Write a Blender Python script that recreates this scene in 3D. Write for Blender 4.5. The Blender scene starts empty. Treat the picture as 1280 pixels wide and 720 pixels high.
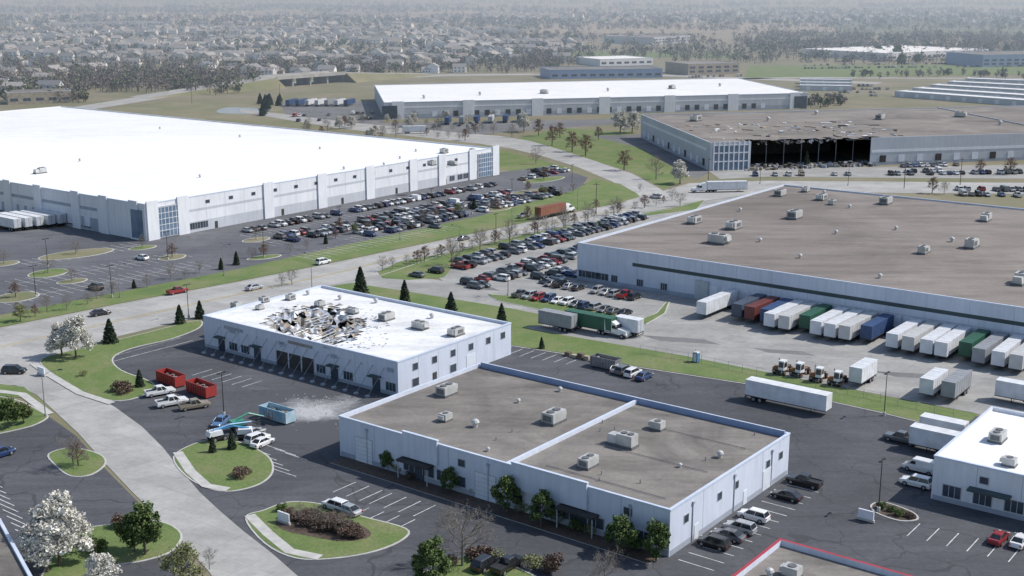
import bpy, math, random
import numpy as np
from mathutils import Vector, noise as mnoise
random.seed(7); rng=np.random.default_rng(7)
FL=1550.; HC=75.; TH=math.atan(375/FL); CT=math.cos(TH); ST=math.sin(TH)
scene=bpy.context.scene
# ---- survey helpers: turn measured bearings into real ground positions (metres) ----
def G(u,v,z=0.0):
    dx=(u-640)/FL; dy=(360-v)/FL
    t=(HC-z)/(ST-dy*CT)
    return Vector((dx*t,(CT+dy*ST)*t))
def PR(x,y,z=0.0):
    d=y*CT+(HC-z)*ST
    return 640+FL*x/d, 360-FL*(y*ST-(HC-z)*CT)/d
AX=Vector((.605,.7962)).normalized(); BX=Vector((-AX.y,AX.x))
AA=math.atan2(AX.y,AX.x); BA=AA+math.pi/2
def inpoly(x,y,poly):
    r=False; n=len(poly); j=n-1
    for i in range(n):
        xi,yi=poly[i]; xj,yj=poly[j]
        if (yi>y)!=(yj>y) and x<(xj-xi)*(y-yi)/(yj-yi)+xi: r=not r
        j=i
    return r
# ---------------- materials ----------------
def nt(name):
    m=bpy.data.materials.new(name); m.use_nodes=True
    t=m.node_tree; b=t.nodes['Principled BSDF']; return m,t,b
def C4(c): return (c[0],c[1],c[2],1)
def ramp(t,fac,stops):
    r=t.nodes.new('ShaderNodeValToRGB'); e=r.color_ramp.elements
    e[0].position=stops[0][0]; e[0].color=C4(stops[0][1])
    e[1].position=stops[-1][0]; e[1].color=C4(stops[-1][1])
    for p,c in stops[1:-1]:
        x=e.new(p); x.color=C4(c)
    t.links.new(fac,r.inputs['Fac']); return r.outputs['Color']
def noi(t,vec,scale,detail=4,rough=.55,dist=0):
    n=t.nodes.new('ShaderNodeTexNoise'); n.inputs['Scale'].default_value=scale; n.inputs['Detail'].default_value=detail
    n.inputs['Roughness'].default_value=rough; n.inputs['Distortion'].default_value=dist
    t.links.new(vec,n.inputs['Vector']); return n.outputs['Fac']
def pos(t,rot=0,scl=(1,1,1)):
    g=t.nodes.new('ShaderNodeNewGeometry'); mp=t.nodes.new('ShaderNodeMapping'); mp.inputs['Rotation'].default_value=(0,0,rot)
    mp.inputs['Scale'].default_value=scl
    t.links.new(g.outputs['Position'],mp.inputs['Vector']); return mp.outputs['Vector']
def mix(t,fac,a,b,mode='MIX'):
    m=t.nodes.new('ShaderNodeMix'); m.data_type='RGBA'; m.blend_type=mode
    if isinstance(fac,float): m.inputs[0].default_value=fac
    else: t.links.new(fac,m.inputs[0])
    for i,x in ((6,a),(7,b)):
        if isinstance(x,tuple): m.inputs[i].default_value=C4(x)
        else: t.links.new(x,m.inputs[i])
    return m.outputs[2]
def math_(t,op,a,b=0.0):
    m=t.nodes.new('ShaderNodeMath'); m.operation=op
    for i,x in enumerate((a,b)):
        if isinstance(x,(int,float)): m.inputs[i].default_value=x
        else: t.links.new(x,m.inputs[i])
    return m.outputs[0]
def M(name,c1,c2=None,scale=1.0,rough=.8,metal=0.0,lo=.35,hi=.65,obj=False,coat=0.0):
    m,t,b=nt(name); b.inputs['Roughness'].default_value=rough; b.inputs['Metallic'].default_value=metal
    b.inputs['Coat Weight'].default_value=coat
    if c2 is None: c2=tuple(x*.85 for x in c1)
    if obj:
        tc=t.nodes.new('ShaderNodeTexCoord'); v=tc.outputs['Object']
    else: v=pos(t)
    t.links.new(ramp(t,noi(t,v,scale),[(lo,c1),(hi,c2)]),b.inputs['Base Color']); return m
def slab(t,rot,px,py,lo,hi):
    # per-panel brightness variation
    v=pos(t,rot,(1/px,1/py,0)); f=t.nodes.new('ShaderNodeVectorMath'); f.operation='FLOOR'; t.links.new(v,f.inputs[0])
    w=t.nodes.new('ShaderNodeTexWhiteNoise'); w.noise_dimensions='3D'; t.links.new(f.outputs[0],w.inputs['Vector'])
    return ramp(t,w.outputs['Value'],[(0,(lo,lo,lo)),(1,(hi,hi,hi))])
def wallmat(name,c1,c2):
    m,t,b=nt(name); b.inputs['Roughness'].default_value=.75
    big=ramp(t,noi(t,pos(t),.12,5,.6),[(.3,c1),(.7,c2)])
    st=ramp(t,noi(t,pos(t,0,(1,1,.12)),1.1,5,.7),[(.25,(.88,.88,.87)),(.6,(1.03,1.03,1.03))])
    t.links.new(mix(t,1.0,big,st,'MULTIPLY'),b.inputs['Base Color']); return m
def grid_line(t,rot,axis,period,width):
    v=pos(t,rot); s=t.nodes.new('ShaderNodeSeparateXYZ'); t.links.new(v,s.inputs[0])
    f=math_(t,'FRACT',math_(t,'DIVIDE',s.outputs[axis],period))
    return math_(t,'LESS_THAN',f,width/period)
def asphalt(name,c1,c2,c3,crack=.5):
    m,t,b=nt(name); b.inputs['Roughness'].default_value=.9
    big=ramp(t,noi(t,pos(t),.035,6,.65,.6),[(.3,c1),(.5,c2),(.72,c3)])
    fine=ramp(t,noi(t,pos(t),1.3,5,.7),[(.25,(.78,.78,.78)),(.75,(1.22,1.22,1.22))])
    wear=ramp(t,noi(t,pos(t,-AA,(.3,2.2,1)),.16,5,.7,.4),[(.35,(.86,.86,.86)),(.65,(1.16,1.16,1.15))])
    col=mix(t,1.0,mix(t,1.0,big,fine,'MULTIPLY'),wear,'MULTIPLY')
    vo=t.nodes.new('ShaderNodeTexVoronoi'); vo.feature='DISTANCE_TO_EDGE'; vo.inputs['Scale'].default_value=.07
    vv=pos(t,AA); wn=t.nodes.new('ShaderNodeTexNoise'); wn.inputs['Scale'].default_value=.15; t.links.new(vv,wn.inputs['Vector'])
    ad=t.nodes.new('ShaderNodeVectorMath'); ad.operation='MULTIPLY_ADD'; t.links.new(wn.outputs['Color'],ad.inputs[0]); ad.inputs[1].default_value=(9,9,0); t.links.new(vv,ad.inputs[2])
    t.links.new(ad.outputs[0],vo.inputs['Vector'])
    ck=math_(t,'MULTIPLY',math_(t,'LESS_THAN',vo.outputs['Distance'],.008),crack)
    col=mix(t,ck,col,(c1[0]*.5,c1[1]*.5,c1[2]*.5))
    t.links.new(col,b.inputs['Base Color']); return m
def concrete(name,c1,c2,per=5.0,ln=.25):
    m,t,b=nt(name); b.inputs['Roughness'].default_value=.85
    big=ramp(t,noi(t,pos(t,-AA,(.6,3,1)),.05,6,.65),[(.3,c1),(.7,c2)])
    blot=ramp(t,noi(t,pos(t),.09,7,.75,.5),[(.3,(.80,.80,.80)),(.6,(1.05,1.05,1.04))])
    fine=ramp(t,noi(t,pos(t),.8,5,.7),[(.25,(.87,.87,.87)),(.75,(1.1,1.1,1.1))])
    col=mix(t,1.0,mix(t,1.0,big,fine,'MULTIPLY'),blot,'MULTIPLY')
    col=mix(t,1.0,col,slab(t,-AA,per,per*.8,.91,1.06),'MULTIPLY')
    l1=math_(t,'MULTIPLY',math_(t,'MAXIMUM',grid_line(t,-AA,0,per,.12),grid_line(t,-AA,1,per*.8,.12)),ln)
    col=mix(t,l1,col,(.07,.07,.07))
    t.links.new(col,b.inputs['Base Color']); return m
def grass(name,c1,c2,c3,sc=.08):
    m,t,b=nt(name); b.inputs['Roughness'].default_value=.95
    big=ramp(t,noi(t,pos(t),sc,7,.72,.4),[(.28,c1),(.48,c2),(.66,c3)])
    fine=ramp(t,noi(t,pos(t),2.2,5,.8),[(.25,(.62,.62,.62)),(.75,(1.35,1.35,1.35))])
    t.links.new(mix(t,1.0,big,fine,'MULTIPLY'),b.inputs['Base Color'])
    return m
def roofmat(name,c1,c2,c3,seam=0.0,per=8.0,sc=.05,streak=.8):
    m,t,b=nt(name); b.inputs['Roughness'].default_value=.85
    big=ramp(t,noi(t,pos(t),sc,7,.68,.8),[(.28,c1),(.5,c2),(.72,c3)])
    fine=ramp(t,noi(t,pos(t),1.5,4,.75),[(.25,(.85,.85,.85)),(.75,(1.13,1.13,1.13))])
    sk=ramp(t,noi(t,pos(t,-AA,(.25,1.6,1)),.12,6,.75,.3),[(.35,(streak,streak,streak)),(.55,(1.02,1.02,1.02))])
    col=mix(t,1.0,mix(t,1.0,big,fine,'MULTIPLY'),sk,'MULTIPLY')
    if seam>0:
        l=math_(t,'MULTIPLY',math_(t,'MAXIMUM',grid_line(t,-AA,0,per,.12),grid_line(t,-AA,1,per*4,.12)),seam)
        col=mix(t,l,col,(c1[0]*.4,c1[1]*.4,c1[2]*.4))
    t.links.new(col,b.inputs['Base Color']); return m
def foliage(name,c1,c2,c3=None,rough=.8):
    m,t,b=nt(name); b.inputs['Roughness'].default_value=rough
    g=t.nodes.new('ShaderNodeNewGeometry')
    st=[(0,c1),(1,c2)] if c3 is None else [(0,c1),(.6,c2),(1,c3)]
    t.links.new(ramp(t,g.outputs['Random Per Island'],st),b.inputs['Base Color'])
    return m
m_asph=asphalt('asphalt',(.052,.054,.061),(.070,.072,.081),(.098,.10,.11))
m_asph2=asphalt('asphalt_worn',(.11,.11,.115),(.15,.15,.152),(.19,.188,.185))
m_aspw=asphalt('asphalt_lot',(.080,.082,.092),(.104,.106,.117),(.14,.142,.15),.3)
m_conc=concrete('concrete_road',(.32,.315,.30),(.42,.41,.395),5.0,.2)
m_yard=concrete('concrete_yard',(.25,.245,.235),(.37,.36,.345),6,.2)
m_kerb=M('kerb_concrete',(.50,.49,.46),(.40,.39,.37),.7)
m_grass=grass('grass',(.085,.135,.038),(.125,.175,.052),(.19,.19,.09))
m_grassd=grass('grass_dry',(.13,.15,.065),(.19,.18,.10),(.25,.22,.15),.03)
m_mulch=M('mulch',(.11,.075,.055),(.06,.045,.035),1.5)
m_paint=M('marking_white',(.72,.72,.70),(.42,.42,.41),.9)
m_yel=M('marking_yellow',(.6,.42,.06),(.5,.36,.08),.9)
m_water=M('water',(.12,.17,.23),(.14,.18,.24),.02,.1)
def ground_mat():
    m,t,b=nt('terrain'); b.inputs['Roughness'].default_value=.95
    near=ramp(t,noi(t,pos(t),.02,8,.7,.5),[(.3,(.13,.145,.065)),(.5,(.19,.17,.105)),(.7,(.24,.21,.155))])
    vo=t.nodes.new('ShaderNodeTexVoronoi'); vo.distance='CHEBYCHEV'; vo.inputs['Scale'].default_value=.0018
    t.links.new(pos(t,.25,(.6,1.4,1)),vo.inputs['Vector'])
    s=t.nodes.new('ShaderNodeSeparateColor'); t.links.new(vo.outputs['Color'],s.inputs[0])
    far=ramp(t,s.outputs[0],[(0,(.12,.13,.07)),(.25,(.27,.23,.17)),(.45,(.20,.175,.13)),(.65,(.10,.13,.06)),(1,(.30,.26,.20))])
    fn=ramp(t,noi(t,pos(t),.006,8,.75),[(.3,(.65,.65,.65)),(.7,(1.25,1.25,1.25))])
    far=mix(t,1.0,far,fn,'MULTIPLY')
    sp=t.nodes.new('ShaderNodeSeparateXYZ'); t.links.new(pos(t),sp.inputs[0])
    f=t.nodes.new('ShaderNodeMapRange'); f.inputs[1].default_value=1500; f.inputs[2].default_value=2100; t.links.new(sp.outputs[1],f.inputs[0])
    t.links.new(mix(t,f.outputs[0],near,far),b.inputs['Base Color']); return m
m_ground=ground_mat()
m_wallB=wallmat('wall_pale_blue',(.60,.64,.73),(.53,.57,.66))
m_wallW=wallmat('wall_white',(.72,.73,.76),(.65,.66,.70))
m_wallG=wallmat('wall_grey',(.50,.52,.56),(.44,.46,.50))
m_base=M('wall_base_grey',(.36,.39,.45),(.30,.33,.38),.3,.8)
m_cap=M('coping_metal',(.60,.65,.75),(.5,.56,.67),.5,.45)
m_capb=M('coping_blue',(.25,.33,.50),(.2,.28,.45),.5,.5)
m_red=M('coping_red',(.42,.04,.06),(.33,.03,.04),.5,.5)
m_roofw=roofmat('roof_white_membrane',(.74,.745,.75),(.79,.795,.80),(.83,.83,.83),.14,9,.05,.93)
m_roofA=roofmat('roof_white_worn',(.58,.58,.575),(.73,.73,.725),(.79,.79,.785),.25,6,.08,.82)
m_roofg=roofmat('roof_gravel',(.12,.108,.097),(.20,.18,.163),(.275,.25,.225),.22,7,.07,.68)
m_roofc=roofmat('roof_brown_ballast',(.145,.122,.106),(.215,.184,.164),(.275,.24,.215),.3,15,.02,.68)
m_roofd=roofmat('roof_damaged',(.13,.11,.10),(.22,.195,.175),(.30,.27,.245),.3,12,.04)
m_glass=M('window_glass',(.04,.052,.07),(.07,.085,.11),.4,.12)
m_glb=M('glass_curtain',(.10,.15,.22),(.17,.23,.31),.3,.12)
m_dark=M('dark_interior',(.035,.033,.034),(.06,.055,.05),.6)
m_frame=M('frame_grey',(.45,.47,.5),None,1)
m_door=M('dock_door',(.68,.71,.76),(.6,.63,.69),.5,.6)
m_stripe=M('stripe_dark_green',(.035,.06,.065),(.045,.07,.075),.3,.6)
m_steel=M('steel_grey',(.32,.33,.34),(.22,.23,.24),.8,.45,.6)
m_hvac=M('hvac_metal',(.52,.52,.50),(.40,.40,.39),.6,.5,.2,obj=True)
m_hvd=M('hvac_dark',(.10,.10,.105),(.16,.16,.16),2,.6,obj=True)
m_rubble=M('rubble',(.34,.32,.285),(.20,.18,.16),.9)
m_rust=M('torn_insulation',(.27,.215,.155),(.40,.36,.29),.7)
BM=[m_wallB,m_cap,m_roofg,m_glass,m_frame,m_door,m_base,m_dark,m_stripe,m_steel,m_rubble,m_rust,m_wallW,m_capb,m_glb,m_wallG]
WALL,CAP,ROOF,GLS,FRM,DOOR,BASE,DARK,STR,STL,RUB,RST,WHT,CPB,CUR,GRY=range(16)
def mats(**k):
    r=list(BM)
    for n,v in k.items(): r[int(n[1:])]=v
    return r
# ---------------- mesh builder ----------------
class MB:
    def __init__(s): s.V=[];s.F=[];s.M=[]
    def poly(s,pts,m=0):
        n=len(s.V); s.V.extend([tuple(p) for p in pts]); s.F.append(tuple(range(n,n+len(pts)))); s.M.append(m)
    def hexa(s,p,m=0,mt=None):
        n=len(s.V); s.V.extend([tuple(q) for q in p])
        for i,f in enumerate(((0,3,2,1),(4,5,6,7),(0,1,5,4),(1,2,6,5),(2,3,7,6),(3,0,4,7))):
            s.F.append(tuple(n+k for k in f)); s.M.append(mt if (mt is not None and i==1) else m)
    def box(s,x,y,z,L,W,H,a=0,m=0,mt=None,tl=1.0,tw=1.0):
        c,q=math.cos(a),math.sin(a); P=[]
        for zz,kl,kw in ((z,1,1),(z+H,tl,tw)):
            for i,j in ((-1,-1),(1,-1),(1,1),(-1,1)):
                dx=i*L/2*kl; dy=j*W/2*kw; P.append((x+dx*c-dy*q,y+dx*q+dy*c,zz))
        s.hexa(P,m,mt)
    def prism(s,pl,z0,z1,ms,mt):
        n=len(pl)
        for i in range(n):
            a=pl[i]; b=pl[(i+1)%n]
            s.poly([(a[0],a[1],z0),(b[0],b[1],z0),(b[0],b[1],z1),(a[0],a[1],z1)],ms)
        s.poly([(p[0],p[1],z1) for p in pl],mt)
    def tube(s,p0,p1,r0,r1,n=6,m=0,cap=True):
        p0=Vector(p0);p1=Vector(p1); d=(p1-p0)
        if d.length<1e-6: return
        d.normalize(); a=Vector((0,0,1)) if abs(d.z)<.9 else Vector((1,0,0))
        u=d.cross(a).normalized(); w=d.cross(u); b=len(s.V)
        for p,r in ((p0,r0),(p1,r1)):
            for i in range(n):
                t=2*math.pi*i/n; s.V.append(tuple(p+u*(r*math.cos(t))+w*(r*math.sin(t))))
        for i in range(n):
            j=(i+1)%n; s.F.append((b+i,b+j,b+n+j,b+n+i)); s.M.append(m)
        if cap:
            s.F.append(tuple(b+i for i in range(n))); s.M.append(m); s.F.append(tuple(b+n+i for i in range(n))); s.M.append(m)
    def quads(s,ctr,size,m=0,asp=1.0,flat=0.0):
        n=len(ctr); size=np.broadcast_to(size,(n,))
        a=rng.normal(size=(n,3)); a[:,2]*=(1-flat); a/=np.linalg.norm(a,axis=1)[:,None]+1e-9
        b=rng.normal(size=(n,3)); b-=a*(a*b).sum(1)[:,None]; b/=np.linalg.norm(b,axis=1)[:,None]+1e-9
        a=a*size[:,None]*.5*asp; b=b*size[:,None]*.5
        Q=np.stack([ctr-a-b*.6,ctr+a*.2-b,ctr+a+b*.5,ctr-a*.3+b],1).reshape(-1,3)
        k=len(s.V); s.V.extend(map(tuple,Q.tolist()))
        s.F.extend([(k+4*i,k+4*i+1,k+4*i+2,k+4*i+3) for i in range(n)]); s.M.extend([m]*n)
    def mesh(s,name,ml,smooth=False):
        me=bpy.data.meshes.new(name); me.from_pydata(s.V,[],s.F)
        for m in ml: me.materials.append(m)
        me.polygons.foreach_set('material_index',s.M)
        if smooth: me.polygons.foreach_set('use_smooth',[True]*len(s.F))
        me.update(); return me
    def obj(s,name,ml,parent=None):
        return place(s.mesh(name,ml),name,parent=parent)
def place(me,name,x=0,y=0,z=0,a=0,sc=1.0,parent=None):
    o=bpy.data.objects.new(name,me); scene.collection.objects.link(o)
    o.location=(x,y,z); o.rotation_euler=(0,0,a)
    o.scale=(sc,sc,sc) if not isinstance(sc,tuple) else sc
    if parent: o.parent=parent
    return o
def smoothpoly(p,k=4):
    n=len(p); out=[]
    for i in range(n):
        p0,p1,p2,p3=p[i-1],p[i],p[(i+1)%n],p[(i+2)%n]
        for j in range(k):
            t=j/k
            out.append(.5*((2*p1)+(p2-p0)*t+(2*p0-5*p1+4*p2-p3)*t*t+(3*p1-p0-3*p2+p3)*t**3))
    return out
def sheet(name,px,z,mat,smooth=False):
    p=[G(u,v) for u,v in px]
    if smooth: p=smoothpoly(p)
    b=MB(); b.poly([(q.x,q.y,z) for q in p]); return b.obj(name,[mat])
def island(name,px,mat=None,w=.3,h=.13,smooth=True):
    p=[G(u,v) for u,v in px]
    if smooth: p=smoothpoly(p)
    ar=sum(p[i].x*p[(i+1)%len(p)].y-p[(i+1)%len(p)].x*p[i].y for i in range(len(p)))
    sg=1 if ar>0 else -1; inn=[]
    for i in range(len(p)):
        d=(p[(i+1)%len(p)]-p[i-1]).normalized(); inn.append(p[i]+Vector((-d.y,d.x))*sg*w)
    b=MB(); b.prism(p,0,h,0,0); b.poly([(q.x,q.y,h+.03) for q in inn],1)
    return b.obj(name,[m_kerb,mat or m_grass])
# ---------------- ground ----------------
b=MB(); b.poly([(-30000,-300,0),(30000,-300,0),(30000,45000,0),(-30000,45000,0)]); b.obj('ground',[m_ground])
def band(top,bot): return top+bot[::-1]
for px in ([(930,98),(1400,92),(1400,80),(935,82)],[(700,70),(930,74),(930,66),(710,64)]): sheet('field_grass',px,.02,m_grass)
m_tan=grass('field_tan',(.25,.21,.16),(.31,.26,.20),(.22,.19,.14),.01)
sheet('field_bare',[(650,42),(1060,40),(1020,29),(690,31)],.02,m_tan)
sheet('field_bare',[(-100,24),(420,26),(400,20),(-100,18)],.02,m_tan)
sheet('field_bare',[(500,17),(1300,16),(1300,12),(520,13)],.02,m_tan)
sheet('field_bare',[(0,8),(700,8),(700,5),(0,5)],.02,m_tan)
sheet('pond_water',[(-40,84),(20,85),(55,80),(50,72),(10,70),(-40,72)],.03,m_water,True)
sheet('pond_water',[(150,106),(172,107),(180,101),(160,99)],.03,m_water,True)
sheet('pond_water',[(272,141),(322,142),(335,137),(285,134)],.03,m_water,True)
sheet('grass_field',[(625,182),(650,172),(700,160),(790,165),(800,185),(860,222),(830,236),(790,215),(735,199),(690,186)],.02,m_grass)
sheet('grass_field',[(600,180),(720,212),(650,216),(622,210)],.02,m_grass)
sheet('grass_field',[(110,140),(200,128),(330,128),(480,160),(600,178),(590,183),(400,162)],.015,m_grassd)
sheet('parking_lot_asphalt',[(-90,300),(0,285),(90,285),(180,298),(622,216),(690,207),(735,222),(722,240),(600,272),(420,311),(300,338),(150,367),(0,396),(-90,414)],.03,m_aspw)
sheet('grass_verge',band([(-90,411),(0,394),(150,365),(300,336),(420,309),(600,270),(715,239),(742,224),(775,230),(796,242)],
     [(-90,427),(0,409),(150,379),(300,351),(420,327),(540,302),(660,277),(740,260),(780,252),(800,246)]),.06,m_grass)
sheet('main_road',band([(-90,428),(0,410),(150,380),(300,352),(420,328),(540,303),(660,278),(740,261),(785,252),(810,244),(835,238)],
     [(-90,480),(20,462),(60,446),(150,420),(250,396),(370,366),(440,350),(475,344),(560,315),(650,293),(750,275),(830,262),(865,252)]),.04,m_conc)
sheet('north_road',band([(780,252),(785,240),(765,227),(722,209),(680,196),(640,186),(600,180),(520,171),(420,160),(300,140)],
     [(850,255),(825,236),(790,217),(740,200),(700,187),(662,176),(625,170),(540,163),(430,152),(300,136)]),.05,m_conc)
sheet('east_road',[(825,240),(862,229),(960,226),(1330,229),(1330,243),(960,240),(862,254),(835,256)],.055,m_conc)
sheet('front_lot_paving',[(885,213),(940,211),(1330,205),(1330,224),(960,221),(900,224)],.03,m_yard)
sheet('front_lot_paving',[(740,170),(800,168),(893,213),(870,224),(800,185)],.028,m_asph2)
sheet('warehouse_yard',[(350,128),(470,126),(480,154),(760,149),(1010,137),(1015,142),(790,154),(700,160),(600,168),(500,164),(360,150)],.03,m_asph2)
sheet('dock_yard_concrete',[(440,350),(475,344),(540,349),(640,366),(690,340),(720,345),(1330,440),(1330,560),(1220,517),(1000,474),(860,446),(720,424),(640,406),(540,392),(372,366)],.045,m_yard)
sheet('parking_lot_concrete',[(545,345),(620,312),(715,284),(800,262),(880,252),(960,240),(980,252),(720,352),(650,372),(560,356)],.05,m_yard)
sheet('grass_verge',[(472,340),(500,327),(560,316),(650,294),(750,276),(850,258),(880,250),(870,262),(790,272),(700,293),(620,314),(565,335),(555,347),(510,350),(478,348)],.07,m_grass,False)
island('grass_island',[(610,368),(680,374),(760,392),(800,400),(820,392),(832,378),(838,376),(832,392),(808,406),(760,404),(700,393),(620,376)],m_grass,.3,.13,False)
sheet('grass_verge',[(368,364),(440,354),(500,363),(640,386),(700,398),(690,404),(640,412),(500,392),(368,372)],.06,m_grass)
sheet('site_asphalt',[(65,452),(150,424),(250,400),(370,370),(640,410),(720,426),(860,448),(1000,476),(1220,520),(1400,556),(1500,850),(420,850),(372,722),(300,662),(240,612),(200,560),(140,508),(88,480)],.05,m_asph)
sheet('grass_strip',band([(635,407),(720,422),(860,446),(1000,474),(1100,495),(1222,518)],[(635,431),(700,441),(800,459),(950,482),(1100,515),(1200,540)]),.1,m_grass)
sheet('west_lot_asphalt',[(-90,530),(60,520),(95,545),(135,590),(195,650),(235,695),(300,850),(-300,850)],.05,m_asph)
sheet('side_street',[(-80,474),(0,462),(20,457),(48,450),(72,452),(90,472),(112,490),(145,510),(178,534),(204,560),(226,588),(250,616),(276,640),(304,664),(340,692),(374,722),(470,850),(330,850),(290,760),(262,716),(232,684),(198,648),(164,614),(130,578),(98,542),(68,514),(46,494),(20,482),(-80,478)],.06,m_conc,False)
sheet('west_verge_grass',[(-90,476),(-20,478),(30,484),(66,514),(58,520),(36,498),(-90,488)],.075,m_grass)
I=[[(52,449),(110,434),(180,417),(246,401),(250,410),(215,424),(165,436),(142,448),(152,463),(190,478),(190,490),(150,502),(105,492),(65,468)],
 [(216,572),(240,556),(270,549),(300,553),(335,570),(342,590),(325,606),(290,615),(262,612),(232,596)],
 [(306,648),(330,638),(360,628),(400,630),(450,645),(508,661),(505,675),(470,690),(420,699),(370,699),(330,680)],
 [(60,568),(90,560),(125,568),(133,580),(115,594),(88,596),(68,582)],
 [(-30,496),(20,500),(52,515),(60,523),(30,536),(-30,542)],
 [(80,672),(110,660),(150,655),(200,652),(228,668),(215,690),(180,702),(130,712),(110,740),(40,760),(62,700)],
 [(1088,632),(1105,628),(1140,640),(1148,650),(1125,652),(1095,642)],
 [(520,722),(570,698),(600,694),(660,716),(720,760),(480,770)]]
for k,p in enumerate(I): island('grass_island' if k!=6 else 'planting_bed',p,m_grass if k!=6 else m_mulch)
sheet('mulch_bed',[(345,652),(370,642),(410,644),(455,660),(462,672),(430,678),(390,672),(355,664)],.175,m_mulch,True)
def path(name,px,w,z,mat):
    p=[G(u,v) for u,v in px]; L=[];R=[]
    for i,q in enumerate(p):
        d=(p[min(i+1,len(p)-1)]-p[max(i-1,0)]).normalized(); n=Vector((-d.y,d.x))*w/2; L.append(q+n);R.append(q-n)
    b=MB(); b.poly([(q.x,q.y,z) for q in L+R[::-1]]); return b.obj(name,[mat])
path('sidewalk',[(42,455),(60,468),(100,492),(140,505)],1.6,.175,m_kerb)
path('sidewalk',[(222,566),(238,590),(258,608),(285,613)],1.6,.175,m_kerb)
path('sidewalk',[(312,645),(335,668),(362,690),(400,698)],1.6,.18,m_kerb)
path('sidewalk',[(-20,487),(28,493),(62,518)],1.6,.1,m_kerb)
path('kerb',[(-90,429),(0,410.5),(150,380.5),(300,352.5),(420,328.5),(540,303.5),(660,278.5),(740,261.5),(785,252.5)],.35,.09,m_kerb)
path('kerb',[(475,345),(560,316.5),(650,294.5),(750,276.5),(840,261)],.35,.09,m_kerb)
path('kerb',[(635,432),(700,442),(800,460),(950,483),(1100,516),(1200,541)],.35,.12,m_kerb)
isl=[(95,318,48,5),(215,322,18,3.5),(60,342,26,5),(20,372,30,6),(178,310,18,2.5),(320,300,18,3),(5,330,20,3),(330,322,22,2.5),(425,288,16,2),(540,262,22,2.5),(620,262,20,2.5),(90,352,20,3),(660,240,24,2.5),(680,225,26,3)]
for u,v,a,c in isl:
    island('grass_island',[(u+a*math.cos(t),v+c*math.sin(t)-a*.12*math.cos(t)) for t in [k*math.pi/4 for k in range(8)]],m_grassd if random.random()<.5 else m_grass,.4)
path('highway',[(-60,150),(80,139),(150,128),(200,120),(330,107),(420,100),(560,94),(760,92),(930,98),(1100,104)],22,.06,m_conc)
path('country_road',[(860,100),(1000,97),(1400,99)],14,.06,m_conc)
# ---------------- markings ----------------
mk=MB()
def line(p,q,w=.14,z=.075,m=0):
    d=(q-p).normalized(); n=Vector((-d.y,d.x))*w/2
    mk.poly([((p+n).x,(p+n).y,z),((q+n).x,(q+n).y,z),((q-n).x,(q-n).y,z),((p-n).x,(p-n).y,z)],m)
def stalls(pa,pb,dirv,depth=5.2,sp=2.75,w=.14,slant=0):
    p=G(*pa);q=G(*pb);L=(q-p).length;d=(q-p)/L
    for i in range(int(L/sp)+1):
        a=p+d*sp*i; line(a,a+dirv*depth+d*slant,w)
A,Bd=AX,BX
stalls((300,294),(622,233),-Bd,5.2,2.75,.16)
for a,c in (((330,305),(640,245)),((430,299),(690,243)),((30,330),(180,305)),((20,355),(230,318)),((0,378),(250,330)),((380,322),(560,283))):
    stalls(a,c,Bd); stalls(a,c,-Bd); line(G(*a),G(*c),.14)
for a,c in (((570,335),(800,270)),((585,353),(735,305)),((670,352),(720,338))):
    stalls(a,c,Bd); stalls(a,c,-Bd)
stalls((645,375),(815,402),A,5); stalls((690,355),(840,378),A,5)
stalls((160,447),(248,424),-A,5); stalls((148,444),(235,420),-A,5.2)
stalls((640,434),(735,450),-A,5.2)
stalls((310,560),(345,590),Bd*-1,5.5); stalls((330,556),(370,572),-Bd,5.2,2.9)
stalls((848,700),(990,600),-Bd,5.4)
stalls((445,603),(490,617),-A,5.0); stalls((490,617),(545,632),-A,5.0)
stalls((430,650),(500,668),A,5.2); stalls((0,640),(10,700),-A,5)
stalls((1150,655),(1290,690),-A,5.2); stalls((575,708),(650,735),A,5.2)
stalls((265,462),(330,477),A,-5); stalls((-20,600),(30,680),-Bd,5.2)
stalls((-60,380),(40,360),-Bd)
def dash(px,w=.16,on=3,off=9,z=.075,m=0):
    for i in range(len(px)-1):
        p=G(*px[i]);q=G(*px[i+1]);L=(q-p).length;d=(q-p)/L;t=0
        while t<L:
            line(p+d*t,p+d*min(t+on,L),w,z,m); t+=on+off
dash([(0,422),(150,391),(300,361),(420,336),(540,307),(660,282),(790,256)])
dash([(0,446),(150,410),(300,373),(420,347),(540,316),(660,288),(800,262)])
dash([(0,433),(150,400),(300,367),(420,341),(540,311),(660,284.5),(795,259)],.16,50,0,.075,1)
dash([(0,435),(150,401.5),(300,368),(420,342),(540,311.8),(660,285.2),(795,259.6)],.16,50,0,.075,1)
mk.obj('pavement_markings',[m_paint,m_yel])
for u,v,a,c in [(600,360,26,4),(850,425,50,6),(980,440,40,5),(1150,470,60,6)]:
    sheet('pavement_patch',[(u-a,v-c),(u+a*.6,v-c*.1),(u+a,v+c),(u-a*.5,v+c*.2)],.055,m_asph2)
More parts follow.
